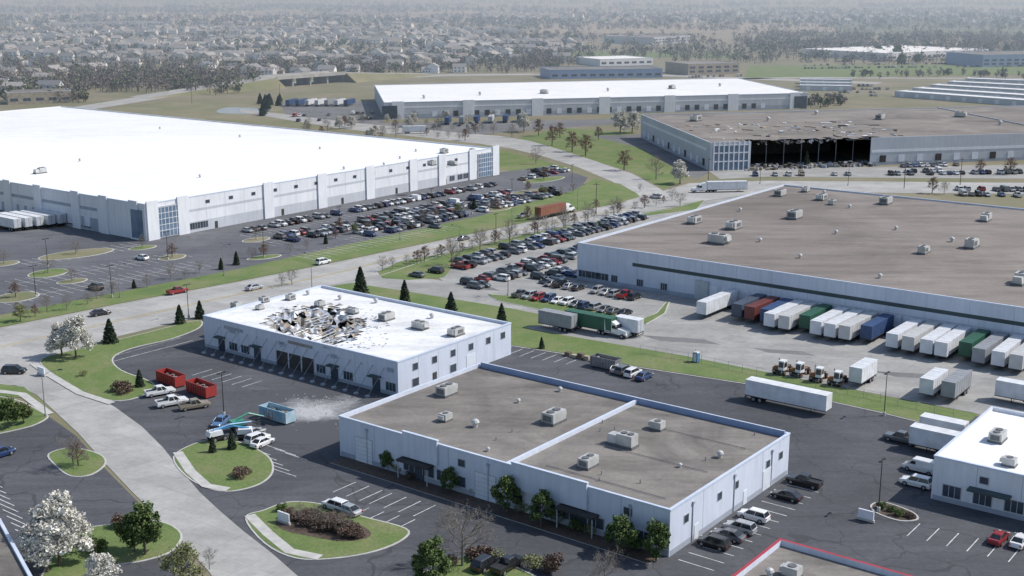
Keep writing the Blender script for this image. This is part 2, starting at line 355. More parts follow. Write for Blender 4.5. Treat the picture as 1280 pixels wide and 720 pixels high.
# pale plaster dust spread on the asphalt in front of the damaged wall
dm,t,bb=nt('dusty_asphalt'); bb.inputs['Roughness'].default_value=.95
dc=G(392,513); mp=t.nodes.new('ShaderNodeMapping'); mp.vector_type='TEXTURE'; mp.inputs['Location'].default_value=(dc.x,dc.y,0); mp.inputs['Rotation'].default_value=(0,0,.4); mp.inputs['Scale'].default_value=(11,8.5,1)
gg=t.nodes.new('ShaderNodeNewGeometry'); t.links.new(gg.outputs['Position'],mp.inputs['Vector'])
sx=t.nodes.new('ShaderNodeVectorMath'); sx.operation='MULTIPLY'; sx.inputs[1].default_value=(1,1,0); t.links.new(mp.outputs[0],sx.inputs[0])
ln=t.nodes.new('ShaderNodeVectorMath'); ln.operation='LENGTH'; t.links.new(sx.outputs[0],ln.inputs[0])
ff=math_(t,'SUBTRACT',1.0,ln.outputs['Value']); nn_=noi(t,pos(t),.16,7,.62,1.5); f2=math_(t,'MULTIPLY',math_(t,'SUBTRACT',math_(t,'ADD',ff,math_(t,'MULTIPLY',nn_,1.5)),.85),1.5); f2n=t.nodes.new('ShaderNodeClamp'); t.links.new(f2,f2n.inputs[0])
fmx=math_(t,'MULTIPLY',f2n.outputs[0],.85)
t.links.new(mix(t,fmx,(.070,.072,.081),(.44,.445,.45)),bb.inputs['Base Color'])
sheet('dusty_pavement',[(318,500),(400,484),(470,505),(466,536),(395,556),(326,545)],.07,dm,True)
# ---------------- HVAC ----------------
def hvac(v):
    b=MB()
    if v==0:
        b.box(0,0,0,3.2,2.2,.35,0,1); b.box(0,0,.35,3.0,2.0,1.25,0,0); b.box(.2,-1.02,.6,1.6,.06,.7,0,1)
        for x in (-.7,.7): b.tube((x,0,1.6),(x,0,1.75),.55,.55,12,1)
        b.box(-1.75,0,.7,.5,1.5,.8,0,0,tl=.6); b.box(1.52,0,.5,.06,1.4,.8,0,1)
    elif v==1:
        b.box(0,0,0,2.0,1.6,.3,0,1); b.box(0,0,.3,1.8,1.5,1.0,0,0); b.tube((0,0,1.3),(0,0,1.4),.5,.5,12,1); b.box(1.1,0,.5,.5,1.1,.6,0,0,tl=.7)
        b.box(0,-.77,.5,1.2,.05,.6,0,1)
    elif v==2:
        b.tube((0,0,0),(0,0,.7),.35,.35,10,0); b.tube((0,0,.7),(0,0,1.0),.6,.45,10,0); b.tube((0,0,1.0),(0,0,1.15),.45,.15,10,0)
    else:
        b.box(0,0,0,5.6,2.6,.5,0,1); b.box(-1,0,.5,3.2,2.4,2.0,0,0); b.box(1.6,0,.5,2.0,2.3,1.5,0,0,tw=.8); b.box(-1,-1.22,.8,2.4,.06,1.2,0,1)
        for x in (-1.8,-.4): b.tube((x,0,2.5),(x,0,2.7),.6,.6,12,1)
    return b.mesh('hvac_unit',[m_hvac,m_hvd])
HV=[hvac(i) for i in range(4)]
def put_hvac(par,lst,z,ang=AA,sc=1.0):
    for it in lst:
        u,v,k=it[:3]; p=G(u,v,z+.5); place(HV[k],['hvac_unit','hvac_unit','roof_vent','rooftop_air_handler'][k],p.x,p.y,z,ang+random.choice([0,math.pi/2,math.pi]),sc*(it[3] if len(it)>3 else 1),par)
# ---------------- buildings ----------------
class Bld:
    def __init__(s,O,ea,eb,h,par=.7,wm=WALL,rm=ROOF,cm=CAP,th=.35,roof=True):
        s.b=MB(); s.O=O; s.ea=ea; s.eb=eb; s.h=h; s.par=par
        P=[O,O+ea,O+ea+eb,O+eb]; s.P=P; s.c=(P[0]+P[2])/2; ua=ea.normalized()*th; ub=eb.normalized()*th
        Q=[O+ua+ub,O+ea-ua+ub,O+ea+eb-ua-ub,O+eb+ua-ub]; s.Q=Q; b=s.b
        oa=ea.normalized()*.08; ob=eb.normalized()*.08
        R=[O-oa-ob,O+ea+oa-ob,O+ea+eb+oa+ob,O+eb-oa+ob]
        for i in range(4):
            j=(i+1)%4
            b.poly([(*P[i],-.2),(*P[j],-.2),(*P[j],h-.25),(*P[i],h-.25)],wm)
            b.poly([(*P[i],h-.25),(*P[j],h-.25),(*R[j],h-.25),(*R[i],h-.25)],cm)
            b.poly([(*R[i],h-.25),(*R[j],h-.25),(*R[j],h),(*R[i],h)],cm)
            b.poly([(*R[i],h),(*R[j],h),(*Q[j],h),(*Q[i],h)],cm)
            b.poly([(*Q[i],h),(*Q[j],h),(*Q[j],h-par-.05),(*Q[i],h-par-.05)],wm)
        if roof: b.poly([(*q,h-par) for q in Q],rm)
    def wall(s,i,j):
        p,q=s.P[i],s.P[j]; d=(q-p); L=d.length; d=d/L; n=Vector((-d.y,d.x))
        if n.dot(s.c-p)>0: n=-n
        return p,d,n,L
    def at(s,w,u,z=2):
        p,d,n,L=w; k=(u-640)/FL
        return (k*(p.y*CT+(HC-z)*ST)-p.x)/(d.x-k*d.y*CT)
    def feat(s,w,t,width,z0,z1,m,proud=.06,depth=None):
        p,d,n,L=w; t0=t-width/2; t1=t+width/2; a=p+d*t0; c=p+d*t1; o=n*proud; i=n*-.05
        s.b.hexa([(*(a+i),z0),(*(c+i),z0),(*(c+o),z0),(*(a+o),z0),(*(a+i),z1),(*(c+i),z1),(*(c+o),z1),(*(a+o),z1)],m)
    def window(s,w,t,width,z0,z1,mull=1,m=GLS):
        s.feat(w,t,width+.24,z0-.12,z1+.12,FRM,.05); s.feat(w,t,width,z0,z1,m,.07)
        for k in range(1,mull): s.feat(w,t-width/2+width*k/mull,.08,z0,z1,FRM,.10)
    def joints(s,w,sp,z0=.0,z1=None):
        n=int(w[3]/sp)
        for k in range(1,n): s.feat(w,w[3]*k/n,.07,z0,(z1 or s.h-.3),BASE,.012)
    def spouts(s,w,n):
        for k in range(n):
            t=w[3]*(k+.5)/n; s.feat(w,t,.45,s.h-1.3,s.h-.9,BASE,.25); s.feat(w,t,.14,.2,s.h-1.3,FRM,.16)
def rect(o,pa,pb,h):
    O=G(*o,h); ea=A*((G(*pa,h)-O).dot(A)); eb=Bd*((G(*pb,h)-O).dot(Bd)); return O,ea,eb
# ---- B ----
O,ea,eb=rect((838,637),(992,542),(430,517),7.0)
B=Bld(O,ea,eb,7.0,.7)
wf=B.wall(0,3); wr=B.wall(0,1)
B.joints(wf,7.6); B.joints(wr,7.6); B.spouts(wf,5); B.spouts(wr,3)
B.feat(wf,wf[3]/2,wf[3]-.4,0,.9,BASE,.02); B.feat(wr,wr[3]/2,wr[3]-.4,0,.9,BASE,.02)
for u,ww,z0,z1,k in [(455,3.6,.1,4.2,DOOR),(607,3.8,.1,4.2,DOOR),(667,3.2,.1,3.4,DOOR)]:
    B.feat(wf,B.at(wf,u),ww+.3,z0,z1+.15,FRM,.05); B.feat(wf,B.at(wf,u),ww,z0,z1,k,.08)
    for q in range(1,6): B.feat(wf,B.at(wf,u),ww,z1*q/6,z1*q/6+.05,FRM,.095)
for u,ww,n in [(485,1.5,1),(515,3.4,3),(532,3.4,3),(552,1.8,2),(577,1.5,1),(648,1.5,1),(697,2.6,2),(712,2.6,2),(745,2.6,2),(785,1.6,1),(805,2.2,2)]:
    B.window(wf,B.at(wf,u),ww,1.1,2.7,n)
for u in (577,730,785): B.window(wf,B.at(wf,u,5),1.3,4.4,5.5,1)
for u in (523,725):
    t=B.at(wf,u); B.feat(wf,t,6.5,2.9,3.25,DARK,1.6); B.feat(wf,t,2.4,.1,2.6,GLS,.09)
    for dx in (-3,3): 
        p=wf[0]+wf[1]*(t+dx)+wf[2]*1.45; B.b.tube((*p,0),(*p,2.9),.1,.1,6,FRM)
for u0,u1 in ((641,735),(505,548)):
    t0,t1=B.at(wf,u1,6),B.at(wf,u0,6); B.feat(wf,(t0+t1)/2,abs(t1-t0),3.5,7.5,WALL,.4); B.feat(wf,(t0+t1)/2,abs(t1-t0)+.2,7.5,7.65,CAP,.45)
for f in (.12,.38,.52,.8,.92): B.window(wr,wr[3]*f,1.2,3.6,4.7,1)
for f in (.2,.6): B.feat(wr,wr[3]*f,1.2,.1,2.3,DOOR,.07)
B.feat(wr,wr[3]*.8,3.2,.1,3.4,DOOR,.07)
p0=G(640,578,6.6); t=(p0-O).dot(Bd); q0=O+Bd*t; q1=q0+ea
md=(q0+q1)/2; B.b.box(md.x,md.y,6.2,ea.length-.9,.5,.75,AA,WALL,CAP)
md=(O+ea+O+ea+eb)/2-A*.6; B.b.box(md.x,md.y,6.25,eb.length-1.2,.3,1.1,BA,CPB,CAP)
for k in range(14):
    p=O+A*random.uniform(2,ea.length-2)+Bd*random.uniform(2,eb.length-2); B.b.tube((*p,6.2),(*p,6.9),.09,.09,6,STL)
for k in range(3):
    s0=O+A*(4+k*12)+Bd*3; s1=s0+Bd*random.uniform(14,22); B.b.tube((*s0,6.45),(*s1,6.45),.05,.05,4,STL)
oB=B.b.obj('flat_roof_business_building',BM)
put_hvac(oB,[(558,490,0,1.1),(594,530,2,1.2),(692,524,0,1.2),(778,553,3,.85),(822,533,1,1.1),(735,579,0,.95),(700,486,2,.8),(900,568,2),(557,522,1),(648,500,2,.7),(850,580,2,.6),(610,560,2,.6)],6.3)
# ---- damaged building A ----
O,ea,eb=rect((497,452),(638,403),(250,395),7.0)
Ab=Bld(O,ea,eb,7.0,.6,WALL,ROOF,CAP,roof=False); b=Ab.b
hole=[(322,403),(340,395),(352,388),(388,384),(428,383),(447,389),(437,395),(462,404),(452,412),(438,427),(415,431),(385,427),(350,415)]
na,nb=int(ea.length*1.0),int(eb.length*1.0)
rz=6.4; inside=set()
for i in range(na):
    for j in range(nb):
        a0=max(ea.length*i/na,.35); a1=min(ea.length*(i+1)/na,ea.length-.35); b0=max(eb.length*j/nb,.35); b1=min(eb.length*(j+1)/nb,eb.length-.35)
        cc=O+A*((a0+a1)/2)+Bd*((b0+b1)/2); u,v=PR(cc.x,cc.y,rz)
        if inpoly(u+random.uniform(-5,5),v+random.uniform(-2.5,2.5),hole): inside.add((i,j)); continue
        b.poly([(*(O+A*x+Bd*y),rz) for x,y in ((a0,b0),(a1,b0),(a1,b1),(a0,b1))],ROOF)
# collapsed deck: roof surface that has sunk inside the opening, broken into strips
def dep(x,y):  # x,y cell-corner coords
    d=9
    for di in range(-5,6):
        for dj in range(-5,6):
            if (int(x)+di,int(y)+dj) not in inside: d=min(d,math.hypot(di,dj))
    return d
sag={}
for (i,j) in inside:
    for c in ((i,j),(i+1,j),(i,j+1),(i+1,j+1)):
        if c in sag: continue
        d=dep(*c); n1=mnoise.noise(Vector((c[0]*.35,c[1]*.35,3))); n2=mnoise.noise(Vector((c[0]*.9,c[1]*.9,8)))
        sag[c]=rz-.15-min(3.2,.62*max(d-.4,0))*(.65+.5*n1)+n2*.75*min(d,2)
for (i,j) in inside:
    n1=mnoise.noise(Vector((i*.22,j*.3,11)))+random.gauss(0,.10)
    if mnoise.noise(Vector((i*.4,j*.25,20)))+random.gauss(0,.07)>.33: continue
    m=BASE if n1<-.22 else (RUB if n1<.02 else (GRY if n1<.16 else (RST if n1<.3 else ROOF)))
    b.poly([(*(O+A*(ea.length*x/na)+Bd*(eb.length*y/nb)),sag[(x,y)]) for x,y in ((i,j),(i+1,j),(i+1,j+1),(i,j+1))],m)
b.poly([(*(O+A*x+Bd*y),.1) for x,y in ((.4,.4),(ea.length-.4,.4),(ea.length-.4,eb.length-.4),(.4,eb.length-.4))],RUB)
def hp(z=rz):
    while True:
        u=random.uniform(320,468);v=random.uniform(380,434)
        if inpoly(u,v,hole): return G(u,v,z)
for k in range(20):
    p=hp(5.6); L=random.uniform(4,9); tl=random.uniform(-.12,.08); a=AA+random.gauss(0,.14)
    d=Vector((math.cos(a),math.sin(a)))*L/2; z=random.uniform(4.9,6.0)
    b.tube((p.x-d.x,p.y-d.y,z-tl*L/2),(p.x+d.x,p.y+d.y,z+tl*L/2),.09,.09,4,random.choice([STL,BASE])); b.tube((p.x-d.x,p.y-d.y,z-.6-tl*L/2),(p.x+d.x,p.y+d.y,z-.6+tl*L/2),.07,.07,4,STL)
for k in range(190):
    p=hp(5.2); L=random.uniform(.4,2.2); W=random.uniform(.25,1.1); a=random.uniform(0,6.3)
    i=int((p-O).dot(A)*na/ea.length); j=int((p-O).dot(Bd)*nb/eb.length); z=sag.get((i,j),5)+random.uniform(.05,.35)
    t1=random.uniform(-.3,.3); t2=random.uniform(-.25,.25); c,q=math.cos(a),math.sin(a)
    P=[(p.x+x*L/2*c-y*W/2*q,p.y+x*L/2*q+y*W/2*c,min(z+x*t1+y*t2,6.7)) for x,y in ((-1,-1),(1,-1),(1,1),(-1,1))]
    b.poly(P,random.choice([RUB,RST,RUB,STL,BASE,GRY,GRY,RST,ROOF]))
for k in range(110):
    u=random.uniform(405,485);v=random.uniform(384,436); p=G(u,v,rz)
    if inpoly(u,v,hole): continue
    b.box(p.x,p.y,rz+.01,random.uniform(.2,.9),random.uniform(.12,.4),random.uniform(.03,.14),random.uniform(0,3),random.choice([RUB,BASE,GRY]))
wf=Ab.wall(0,3); wr=Ab.wall(0,1)
Ab.joints(wf,5.5); Ab.joints(wr,5.5)
Ab.feat(wf,wf[3]/2,wf[3]-.4,0,.7,BASE,.02)
n=15
for k in range(n):
    t=wf[3]*(k+.5)/n
    if k in (6,7,8): 
        Ab.feat(wf,t,3.3,.1,3.3,DARK,.05)
    elif k%3==1:
        Ab.feat(wf,t,2.6,3.0,3.3,STR,1.2); Ab.feat(wf,t,2.0,.1,2.6,GLS,.08)
    elif k in (2,9,14): pass
    else: Ab.window(wf,t,2.4,.9,2.5,3)
    if k%4==0: Ab.feat(wf,t,1.8,4.6,5.4,BASE,.05)
Ab.feat(wf,wf[3]*.47,7,5.4,6.0,RUB,.1)
Ab.feat(wf,Ab.at(wf,292,5),6,5.2,5.9,BASE,.05)
for k in range(17):
    t=wf[3]*(.06+.9*k/17); p=wf[0]+wf[1]*t; q=p+wf[2]*3.6+wf[1]*1.2
    b.tube((*(p+wf[2]*.1),5.2),(*q,.15),.06,.06,5,STL); b.box(q.x,q.y,0.05,.7,.7,.35,AA,BASE)
for f in (.14,.3,.46,.62,.78,.92): Ab.window(wr,wr[3]*f,1.4,4.2,5.5,1)
for f in (.14,.46): Ab.window(wr,wr[3]*f,1.8,1.0,2.5,1)
Ab.feat(wr,wr[3]*.3,1.2,.1,2.3,DARK,.07); Ab.feat(wr,wr[3]*.62,3,.1,3.3,DOOR,.07)
oA=b.obj('storm_damaged_building',mats(_2=m_roofA))
put_hvac(oA,[(295,382,1),(330,375,1),(363,372,1),(400,380,1),(440,389,0,.8),(483,397,0),(525,408,0),(570,416,0),(325,384,1,.8),(540,395,2),(470,376,2),(425,372,2),(385,366,2)],6.4)
rb=MB()
for k in range(170):
    u=random.gauss(392,22); v=random.gauss(506,9)
    if v<492: v=492+random.random()*12
    p=G(u,v); rb.box(p.x,p.y,.06,random.uniform(.05,.4),random.uniform(.04,.25),random.uniform(.02,.1),random.uniform(0,3),random.choice([0,1,1,1]))
rb.obj('scattered_debris',[m_rubble,m_kerb])
# ---- W ----
O,ea,eb=rect((180,255),(622,185),(60,134),11.5)
eb=Bd*((G(60,134,11.5)-(O+ea)).dot(Bd))
W=Bld(O,ea,eb,11.5,.5,WHT,ROOF,CAP); wr=W.wall(0,1); wf=W.wall(0,3)
W.joints(wr,7.5); W.joints(wf,7.5)
W.feat(wr,wr[3]*.53,wr[3]*.9,0,3.4,GRY,.02); W.feat(wr,wr[3]*.53,wr[3]*.9,6.6,7.4,GRY,.025)
W.feat(wf,wf[3]*.53,wf[3]*.9,0,4.2,BASE,.02); W.feat(wf,wf[3]*.53,wf[3]*.9,6.6,7.6,BASE,.025)
for u in (208,607):
    t=W.at(wr,u,6); W.feat(wr,t,10.5,.3,10,FRM,.3); W.feat(wr,t,9.8,.6,9.6,CUR,.36)
    for k in range(1,7): W.feat(wr,t-4.9+9.8*k/7,.15,.6,9.6,WHT,.42)
    for k in range(1,5): W.feat(wr,t,9.8,.6+1.8*k,.75+1.8*k,WHT,.41)
for u in (190,228,335,402,462,516,552,590,619):
    W.feat(wr,W.at(wr,u,8),4.2,0,12.1,WHT,.5)
for u in (235,245,255,575,582,565): W.window(wr,W.at(wr,u,3),3,1,3,3)
for k in range(24):
    t=24+k*9.5
    if t<wr[3]-20 : W.window(wr,t,1.6,8.6,9.6,1)
    if t<wr[3]-20 and k%3==0: W.feat(wr,t+3,1.2,.1,2.3,DARK,.06)
for u in (168,130,95,48,10,-20):
    W.feat(wf,W.at(wf,u,8),4.2,0,12.1,WHT,.5)
t=W.at(wf,172,6); W.feat(wf,t,5,.6,9.4,CUR,.6)
for k in range(30):
    t=30+k*4.6; W.feat(wf,t,3,1.2,4.2,DOOR,.08); W.feat(wf,t,3.5,.9,1.2,DARK,.2)
oW=W.b.obj('white_distribution_warehouse',mats(_2=m_roofw))
put_hvac(oW,[(555,190,1,1.5),(520,188,2),(540,205,1,1.4),(500,197,2),(480,205,2),(590,188,1),(400,185,2),(300,170,2),(200,160,2),(100,200,2),(250,220,2),(430,210,2),(50,215,3,.8),(565,205,0)],11)
# ---- C ----
h=10.0; O=G(722,303,h); ea=A*((G(965,229,h)-O).dot(A)); eb=-Bd*250
Cb=Bld(O,ea,eb,h,.5,WALL,ROOF,CAP); wf=Cb.wall(0,3); wl=Cb.wall(0,1)
Cb.joints(wf,9)
Cb.feat(wf,wf[3]/2+8,wf[3]-18,5.9,6.8,STR,.03); Cb.feat(wf,wf[3]/2,wf[3]-.4,0,1.1,BASE,.02)
Cb.feat(wf,wf[3]/2+30,wf[3]-64,1.1,4.4,GRY,.025)
for u in range(890,1300,19):
    t=Cb.at(wf,u,3); Cb.feat(wf,t,2.9,1.2,4.1,DOOR,.08); Cb.feat(wf,t,3.5,.9,1.25,DARK,.25)
for u in (730,742,754,768,800,830): Cb.window(wf,Cb.at(wf,u,3),3.2 if u<760 else 1.8,1,2.7,3)
Cb.feat(wf,Cb.at(wf,878,3),3.6,.1,5,FRM,.6)
oC=Cb.b.obj('brown_roof_distribution_warehouse',mats(_2=m_roofc))
put_hvac(oC,[(975,243,0,1.3),(1007,238,1,1.3),(1027,248,0,1.2),(993,271,0,1.5),(1040,254,1,1.2),(1062,258,2),(1107,253,0,1.4),(868,277,0,1.3),(917,284,0,1.4),(898,302,0,1.6),(1155,314,3,.8),(1215,307,3),(1232,274,3,.9),(1275,352,3),(1045,290,2),(1190,300,2,1.2),(950,300,2),(1000,320,2),(1100,345,2),(1120,285,2),(1030,240,2),(925,262,2)],9.5)
# ---- F ----
h=7.; O=G(1168,569,h); ea=A*((G(1240,508,h)-O).dot(A)); eb=-Bd*45
Fb=Bld(O,ea,eb,h,.6,WHT,ROOF,CAP); wf=Fb.wall(0,3); wl=Fb.wall(0,1)
Fb.joints(wf,6); Fb.feat(wf,wf[3]/2,wf[3]-.4,0,.8,BASE,.02)
for k in range(9):
    Fb.window(wf,3+k*4.5,2.6,1,2.8,3)
    if k%2: Fb.window(wf,3+k*4.5,1.2,4.3,5.3,1)
Fb.feat(wf,Fb.at(wf,1238,3),6,3.2,3.5,STR,1.6)
for k in range(6): Fb.window(wl,3+k*4.5,1.5,4.3,5.5,1)
oF=Fb.b.obj('white_business_building',mats(_2=m_roofw))
put_hvac(oF,[(1247,547,0),(1262,578,1)],6.4)
# ---- G ----
h=6.; O=G(975,673,h)
Gb=Bld(O,-A*40,-Bd*45,h,.8,WALL,ROOF,CAP)
oG=Gb.b.obj('red_trimmed_building',mats(_1=m_red)); put_hvac(oG,[(990,716,1,1.1),(962,716,2)],5.2)
h=5.; O=G(0,648,h); e1=(G(42,724,h)-O); e1=e1.normalized()*45; e2=Vector((e1.y,-e1.x)); e2=e2 if e2.x<0 else -e2
Hb=Bld(O,e1,e2.normalized()*40,h,.4); Hb.b.obj('small_office_building',BM)
# ---- E ----
h=10; R=[G(480,128,h),G(1010,116,h),G(925,97,h),G(468,106,h)]
eE=Bld(R[0],R[1]-R[0],R[3]-R[0],h,.4,GRY,ROOF,CAP)
wf=eE.wall(0,1); wl=eE.wall(0,3); eE.joints(wf,9)
eE.feat(wf,wf[3]*.5,wf[3]-1,0,2.8,BASE,.05); eE.feat(wf,wf[3]*.5,wf[3]-1,6.4,7.3,WHT,.06)
for k in range(7): eE.feat(wf,8+k*wf[3]/6.4,7,0,10.4,WHT,.6)
for k in range(34): eE.feat(wf,30+k*wf[3]*.8/34,3,1,4.2,DARK if k%3 else DOOR,.1)
for u in (487,1000): 
    eE.feat(wf,eE.at(wf,u,4),9,.5,8,GLS,.7)
oE=eE.b.obj('far_white_warehouse',mats(_2=m_roofw))
put_hvac(oE,[(530,122,2,2),(600,118,2,2),(680,116,0,1.5),(760,113,2,2),(840,110,0,1.5),(900,107,2,2)],9.6)
# ---- D ----
h=12; Fp=G(888,178,h); Rp=G(1330,165,h); Lp=G(802,143,h)
er=(Rp-Fp).normalized()*330; el=Lp-Fp; b=MB()
ur=er.normalized(); ul=el.normalized(); nf=Vector((ur.y,-ur.x))
def wbox(p,q,z0,z1,th,m,mt=None):
    md=(p+q)/2; b.box(md.x,md.y,z0,(q-p).length,th,z1-z0,math.atan2((q-p).y,(q-p).x),m,mt)
def tD(u,z=6):
    k=(u-640)/FL; return (k*(Fp.y*CT+(HC-z)*ST)-Fp.x)/(ur.x-k*ur.y*CT)
t0,t1=tD(938),tD(1088)
ng=90
for i in range(ng):
    x0=330*i/ng; x1=330*(i+1)/ng; y0=0
    if t0-6<x0<t1+4: y0=random.uniform(2,8)+(5 if i%5==0 else 0)
    b.poly([(*(Fp+ur*x0+ul*(y0+random.uniform(-1,1)*(y0>0))),11.5),(*(Fp+ur*x1+ul*(y0+random.uniform(-1,1)*(y0>0))),11.5),(*(Fp+ur*x1+el),11.5),(*(Fp+ur*x0+el),11.5)],ROOF)
wbox(Fp,Lp,0,12,.4,GRY,CAP); wbox(Lp,Lp+er,0,12,.4,GRY,CAP); wbox(Rp,Rp+el,0,12,.4,GRY,CAP)
wbox(Fp,Fp+ur*t0,0,12,.4,GRY,CAP); wbox(Fp+ur*t1,Fp+er,0,12,.4,GRY,CAP)
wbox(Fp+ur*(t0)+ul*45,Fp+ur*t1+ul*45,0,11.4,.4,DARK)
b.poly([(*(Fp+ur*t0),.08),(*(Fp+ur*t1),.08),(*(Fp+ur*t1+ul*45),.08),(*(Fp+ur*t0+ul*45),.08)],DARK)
wbox(Fp+ur*1.5+nf*.3,Fp+ur*(t0-1)+nf*.3,.5,10.5,.25,CUR)
for k in range(8): 
    p=Fp+ur*(1.5+k*(t0-2.5)/7)+nf*.5; b.box(p.x,p.y,.0,.5,.4,12.3,math.atan2(ur.y,ur.x),WHT)
for z in (3.6,7.2,10.5): wbox(Fp+ur*1.5+nf*.5,Fp+ur*(t0-1)+nf*.5,z,z+.5,.3,WHT)
wbox(Fp+ur*(t1+.5)+nf*.25,Fp+er+nf*.25,5.5,6.6,.1,WHT); wbox(Fp+ur*(t1+.5)+nf*.25,Fp+er+nf*.25,0,1.5,.1,BASE)
for k in range(14):
    p=Fp+ur*(t1+6+k*9)+nf*.3; b.box(p.x,p.y,1.2,3,.12,3,math.atan2(ur.y,ur.x),DOOR if k%3 else DARK)
nl=Vector((-ul.y,ul.x)); nl=nl if nl.x<0 else -nl
wbox(Fp+ul*5+nl*.25,Lp+nl*.25-ul*4,0,2,.1,BASE); wbox(Fp+ul*5+nl*.25,Lp+nl*.25-ul*4,8,9,.1,WHT)
for k in range(12): 
    p=Fp+ul*(8+k*9.5)+nl*.3; b.box(p.x,p.y,1.2,3,.12,3,math.atan2(ul.y,ul.x),DOOR if k%3 else DARK)
for k in range(7):
    p=Fp+ur*(t0+4+k*(t1-t0-6)/6)+ul*14; b.tube((*p,0),(*p,11.4),.16,.16,6,BASE); b.tube((*(Fp+ur*(t0+k*8)+ul*3),10.9),(*(Fp+ur*(t0+k*8+1)+ul*22),11.1),.2,.2,4,BASE)
for k in range(240):
    x=random.uniform(t0-3,t1+3); y=random.uniform(-4,8); p=Fp+ur*x+ul*y; b.box(p.x,p.y,0,random.uniform(.5,3.0),random.uniform(.3,1.5),random.uniform(.2,1.4),random.uniform(0,3),random.choice([RUB,RST,STL,DARK,BASE]))
for k in range(110):
    x=random.uniform(5,t1+25); y=random.uniform(8,70); p=Fp+ur*x+ul*y; b.box(p.x,p.y,11.5,random.uniform(.5,5),random.uniform(.3,2),random.uniform(.1,.5),random.uniform(0,3),random.choice([RUB,RST,WHT,GRY,DARK]))
for k in range(50):
    p=Fp+ur*random.uniform(t0-2,t1+2)+ul*random.uniform(3,12); b.poly([(p.x+random.uniform(-1.6,1.6),p.y+random.uniform(-1.6,1.6),random.uniform(9.4,11.6)) for _ in range(4)],random.choice([RUB,BASE,ROOF]))
oD=b.obj('torn_open_warehouse',mats(_2=m_roofd))
put_hvac(oD,[(870,150,0,1.8),(960,150,2,2),(1100,148,0,1.6),(1200,145,0,1.6),(1020,142,2,2),(1250,155,2,2)],11.5)
# ---- misc far buildings ----
def far_b(name,px,h,depth,wm,rm,z=(2,4),win=True):
    p=G(*px[0]);q=G(*px[1]); d=q-p; n=Vector((-d.y,d.x)).normalized()*depth
    X=Bld(p,d,n,h,.5,wm,ROOF,CAP); w=X.wall(0,1); nn=max(2,int(w[3]/8))
    if win:
        for k in range(nn): X.window(w,w[3]*(k+.5)/nn,w[3]/nn*.6,z[0],z[1],2)
        if h>8:
            for k in range(nn): X.window(w,w[3]*(k+.5)/nn,w[3]/nn*.6,z[0]+3.5,z[1]+3.5,2)
    else:
        for k in range(int(w[3]/12)): X.feat(w,6+k*12,3,.2,3,DOOR,.06)
    return X.b.obj(name,mats(_2=rm))
far_b('blue_office_building',[(688,99),(828,97)],8,40,CPB,m_roofg)
far_b('low_white_building',[(750,83),(816,81)],7,50,WHT,m_roofw)
far_b('beige_office_building',[(860,94),(924,92)],10,40,RST,m_roofd)
far_b('blue_office_building',[(1228,84),(1330,82)],12,60,CPB,m_roofg)
far_b('low_white_building',[(1108,76),(1235,70)],8,120,WHT,m_roofw)
far_b('low_white_building',[(70,36),(210,34)],10,120,GRY,m_roofg)
far_b('low_white_building',[(815,56),(862,53)],10,80,GRY,m_roofg)
far_b('brick_church',[(10,131),(90,128)],8,22,RST,m_roofg)
far_b('beige_office_building',[(560,62),(625,60)],8,40,WHT,m_roofg)
for k in range(5):
    far_b('storage_shed',[(1118+k*22,121-k*4.2),(1330,137-k*7.0)],4.2,16,GRY,m_roofw,win=False)
for k in range(3): far_b('storage_shed',[(1000,113-k*4),(1065,114-k*4)],4,12,GRY,m_roofw,win=False)
p=G(335,109);q=G(422,102); b=MB(); d=(q-p); an=math.atan2(d.y,d.x); md=(p+q)/2
b.box(md.x,md.y,6,d.length,20,1.6,an,0)
for s_ in (-1,1):
    n=Vector((-d.y,d.x)).normalized()*9.8*s_; b.box(md.x+n.x,md.y+n.y,7.6,d.length,.4,1.1,an,0)
for k in range(5):
    c_=p+d*(k/4); b.box(c_.x,c_.y,0,1.5,16,6,an,0)
for e,sg in ((p,-1),(q,1)):
    L=120; c0=e; c1=e+d.normalized()*sg*L; n=Vector((-d.y,d.x)).normalized()
    b.hexa([(*(c0-n*22),0),(*(c1-n*12),0),(*(c1+n*12),0),(*(c0+n*22),0),(*(c0-n*10),7.5),(*(c1-n*10),.1),(*(c1+n*10),.1),(*(c0+n*10),7.5)],1,0)
b.obj('highway_overpass_bridge',[m_conc,m_grassd])
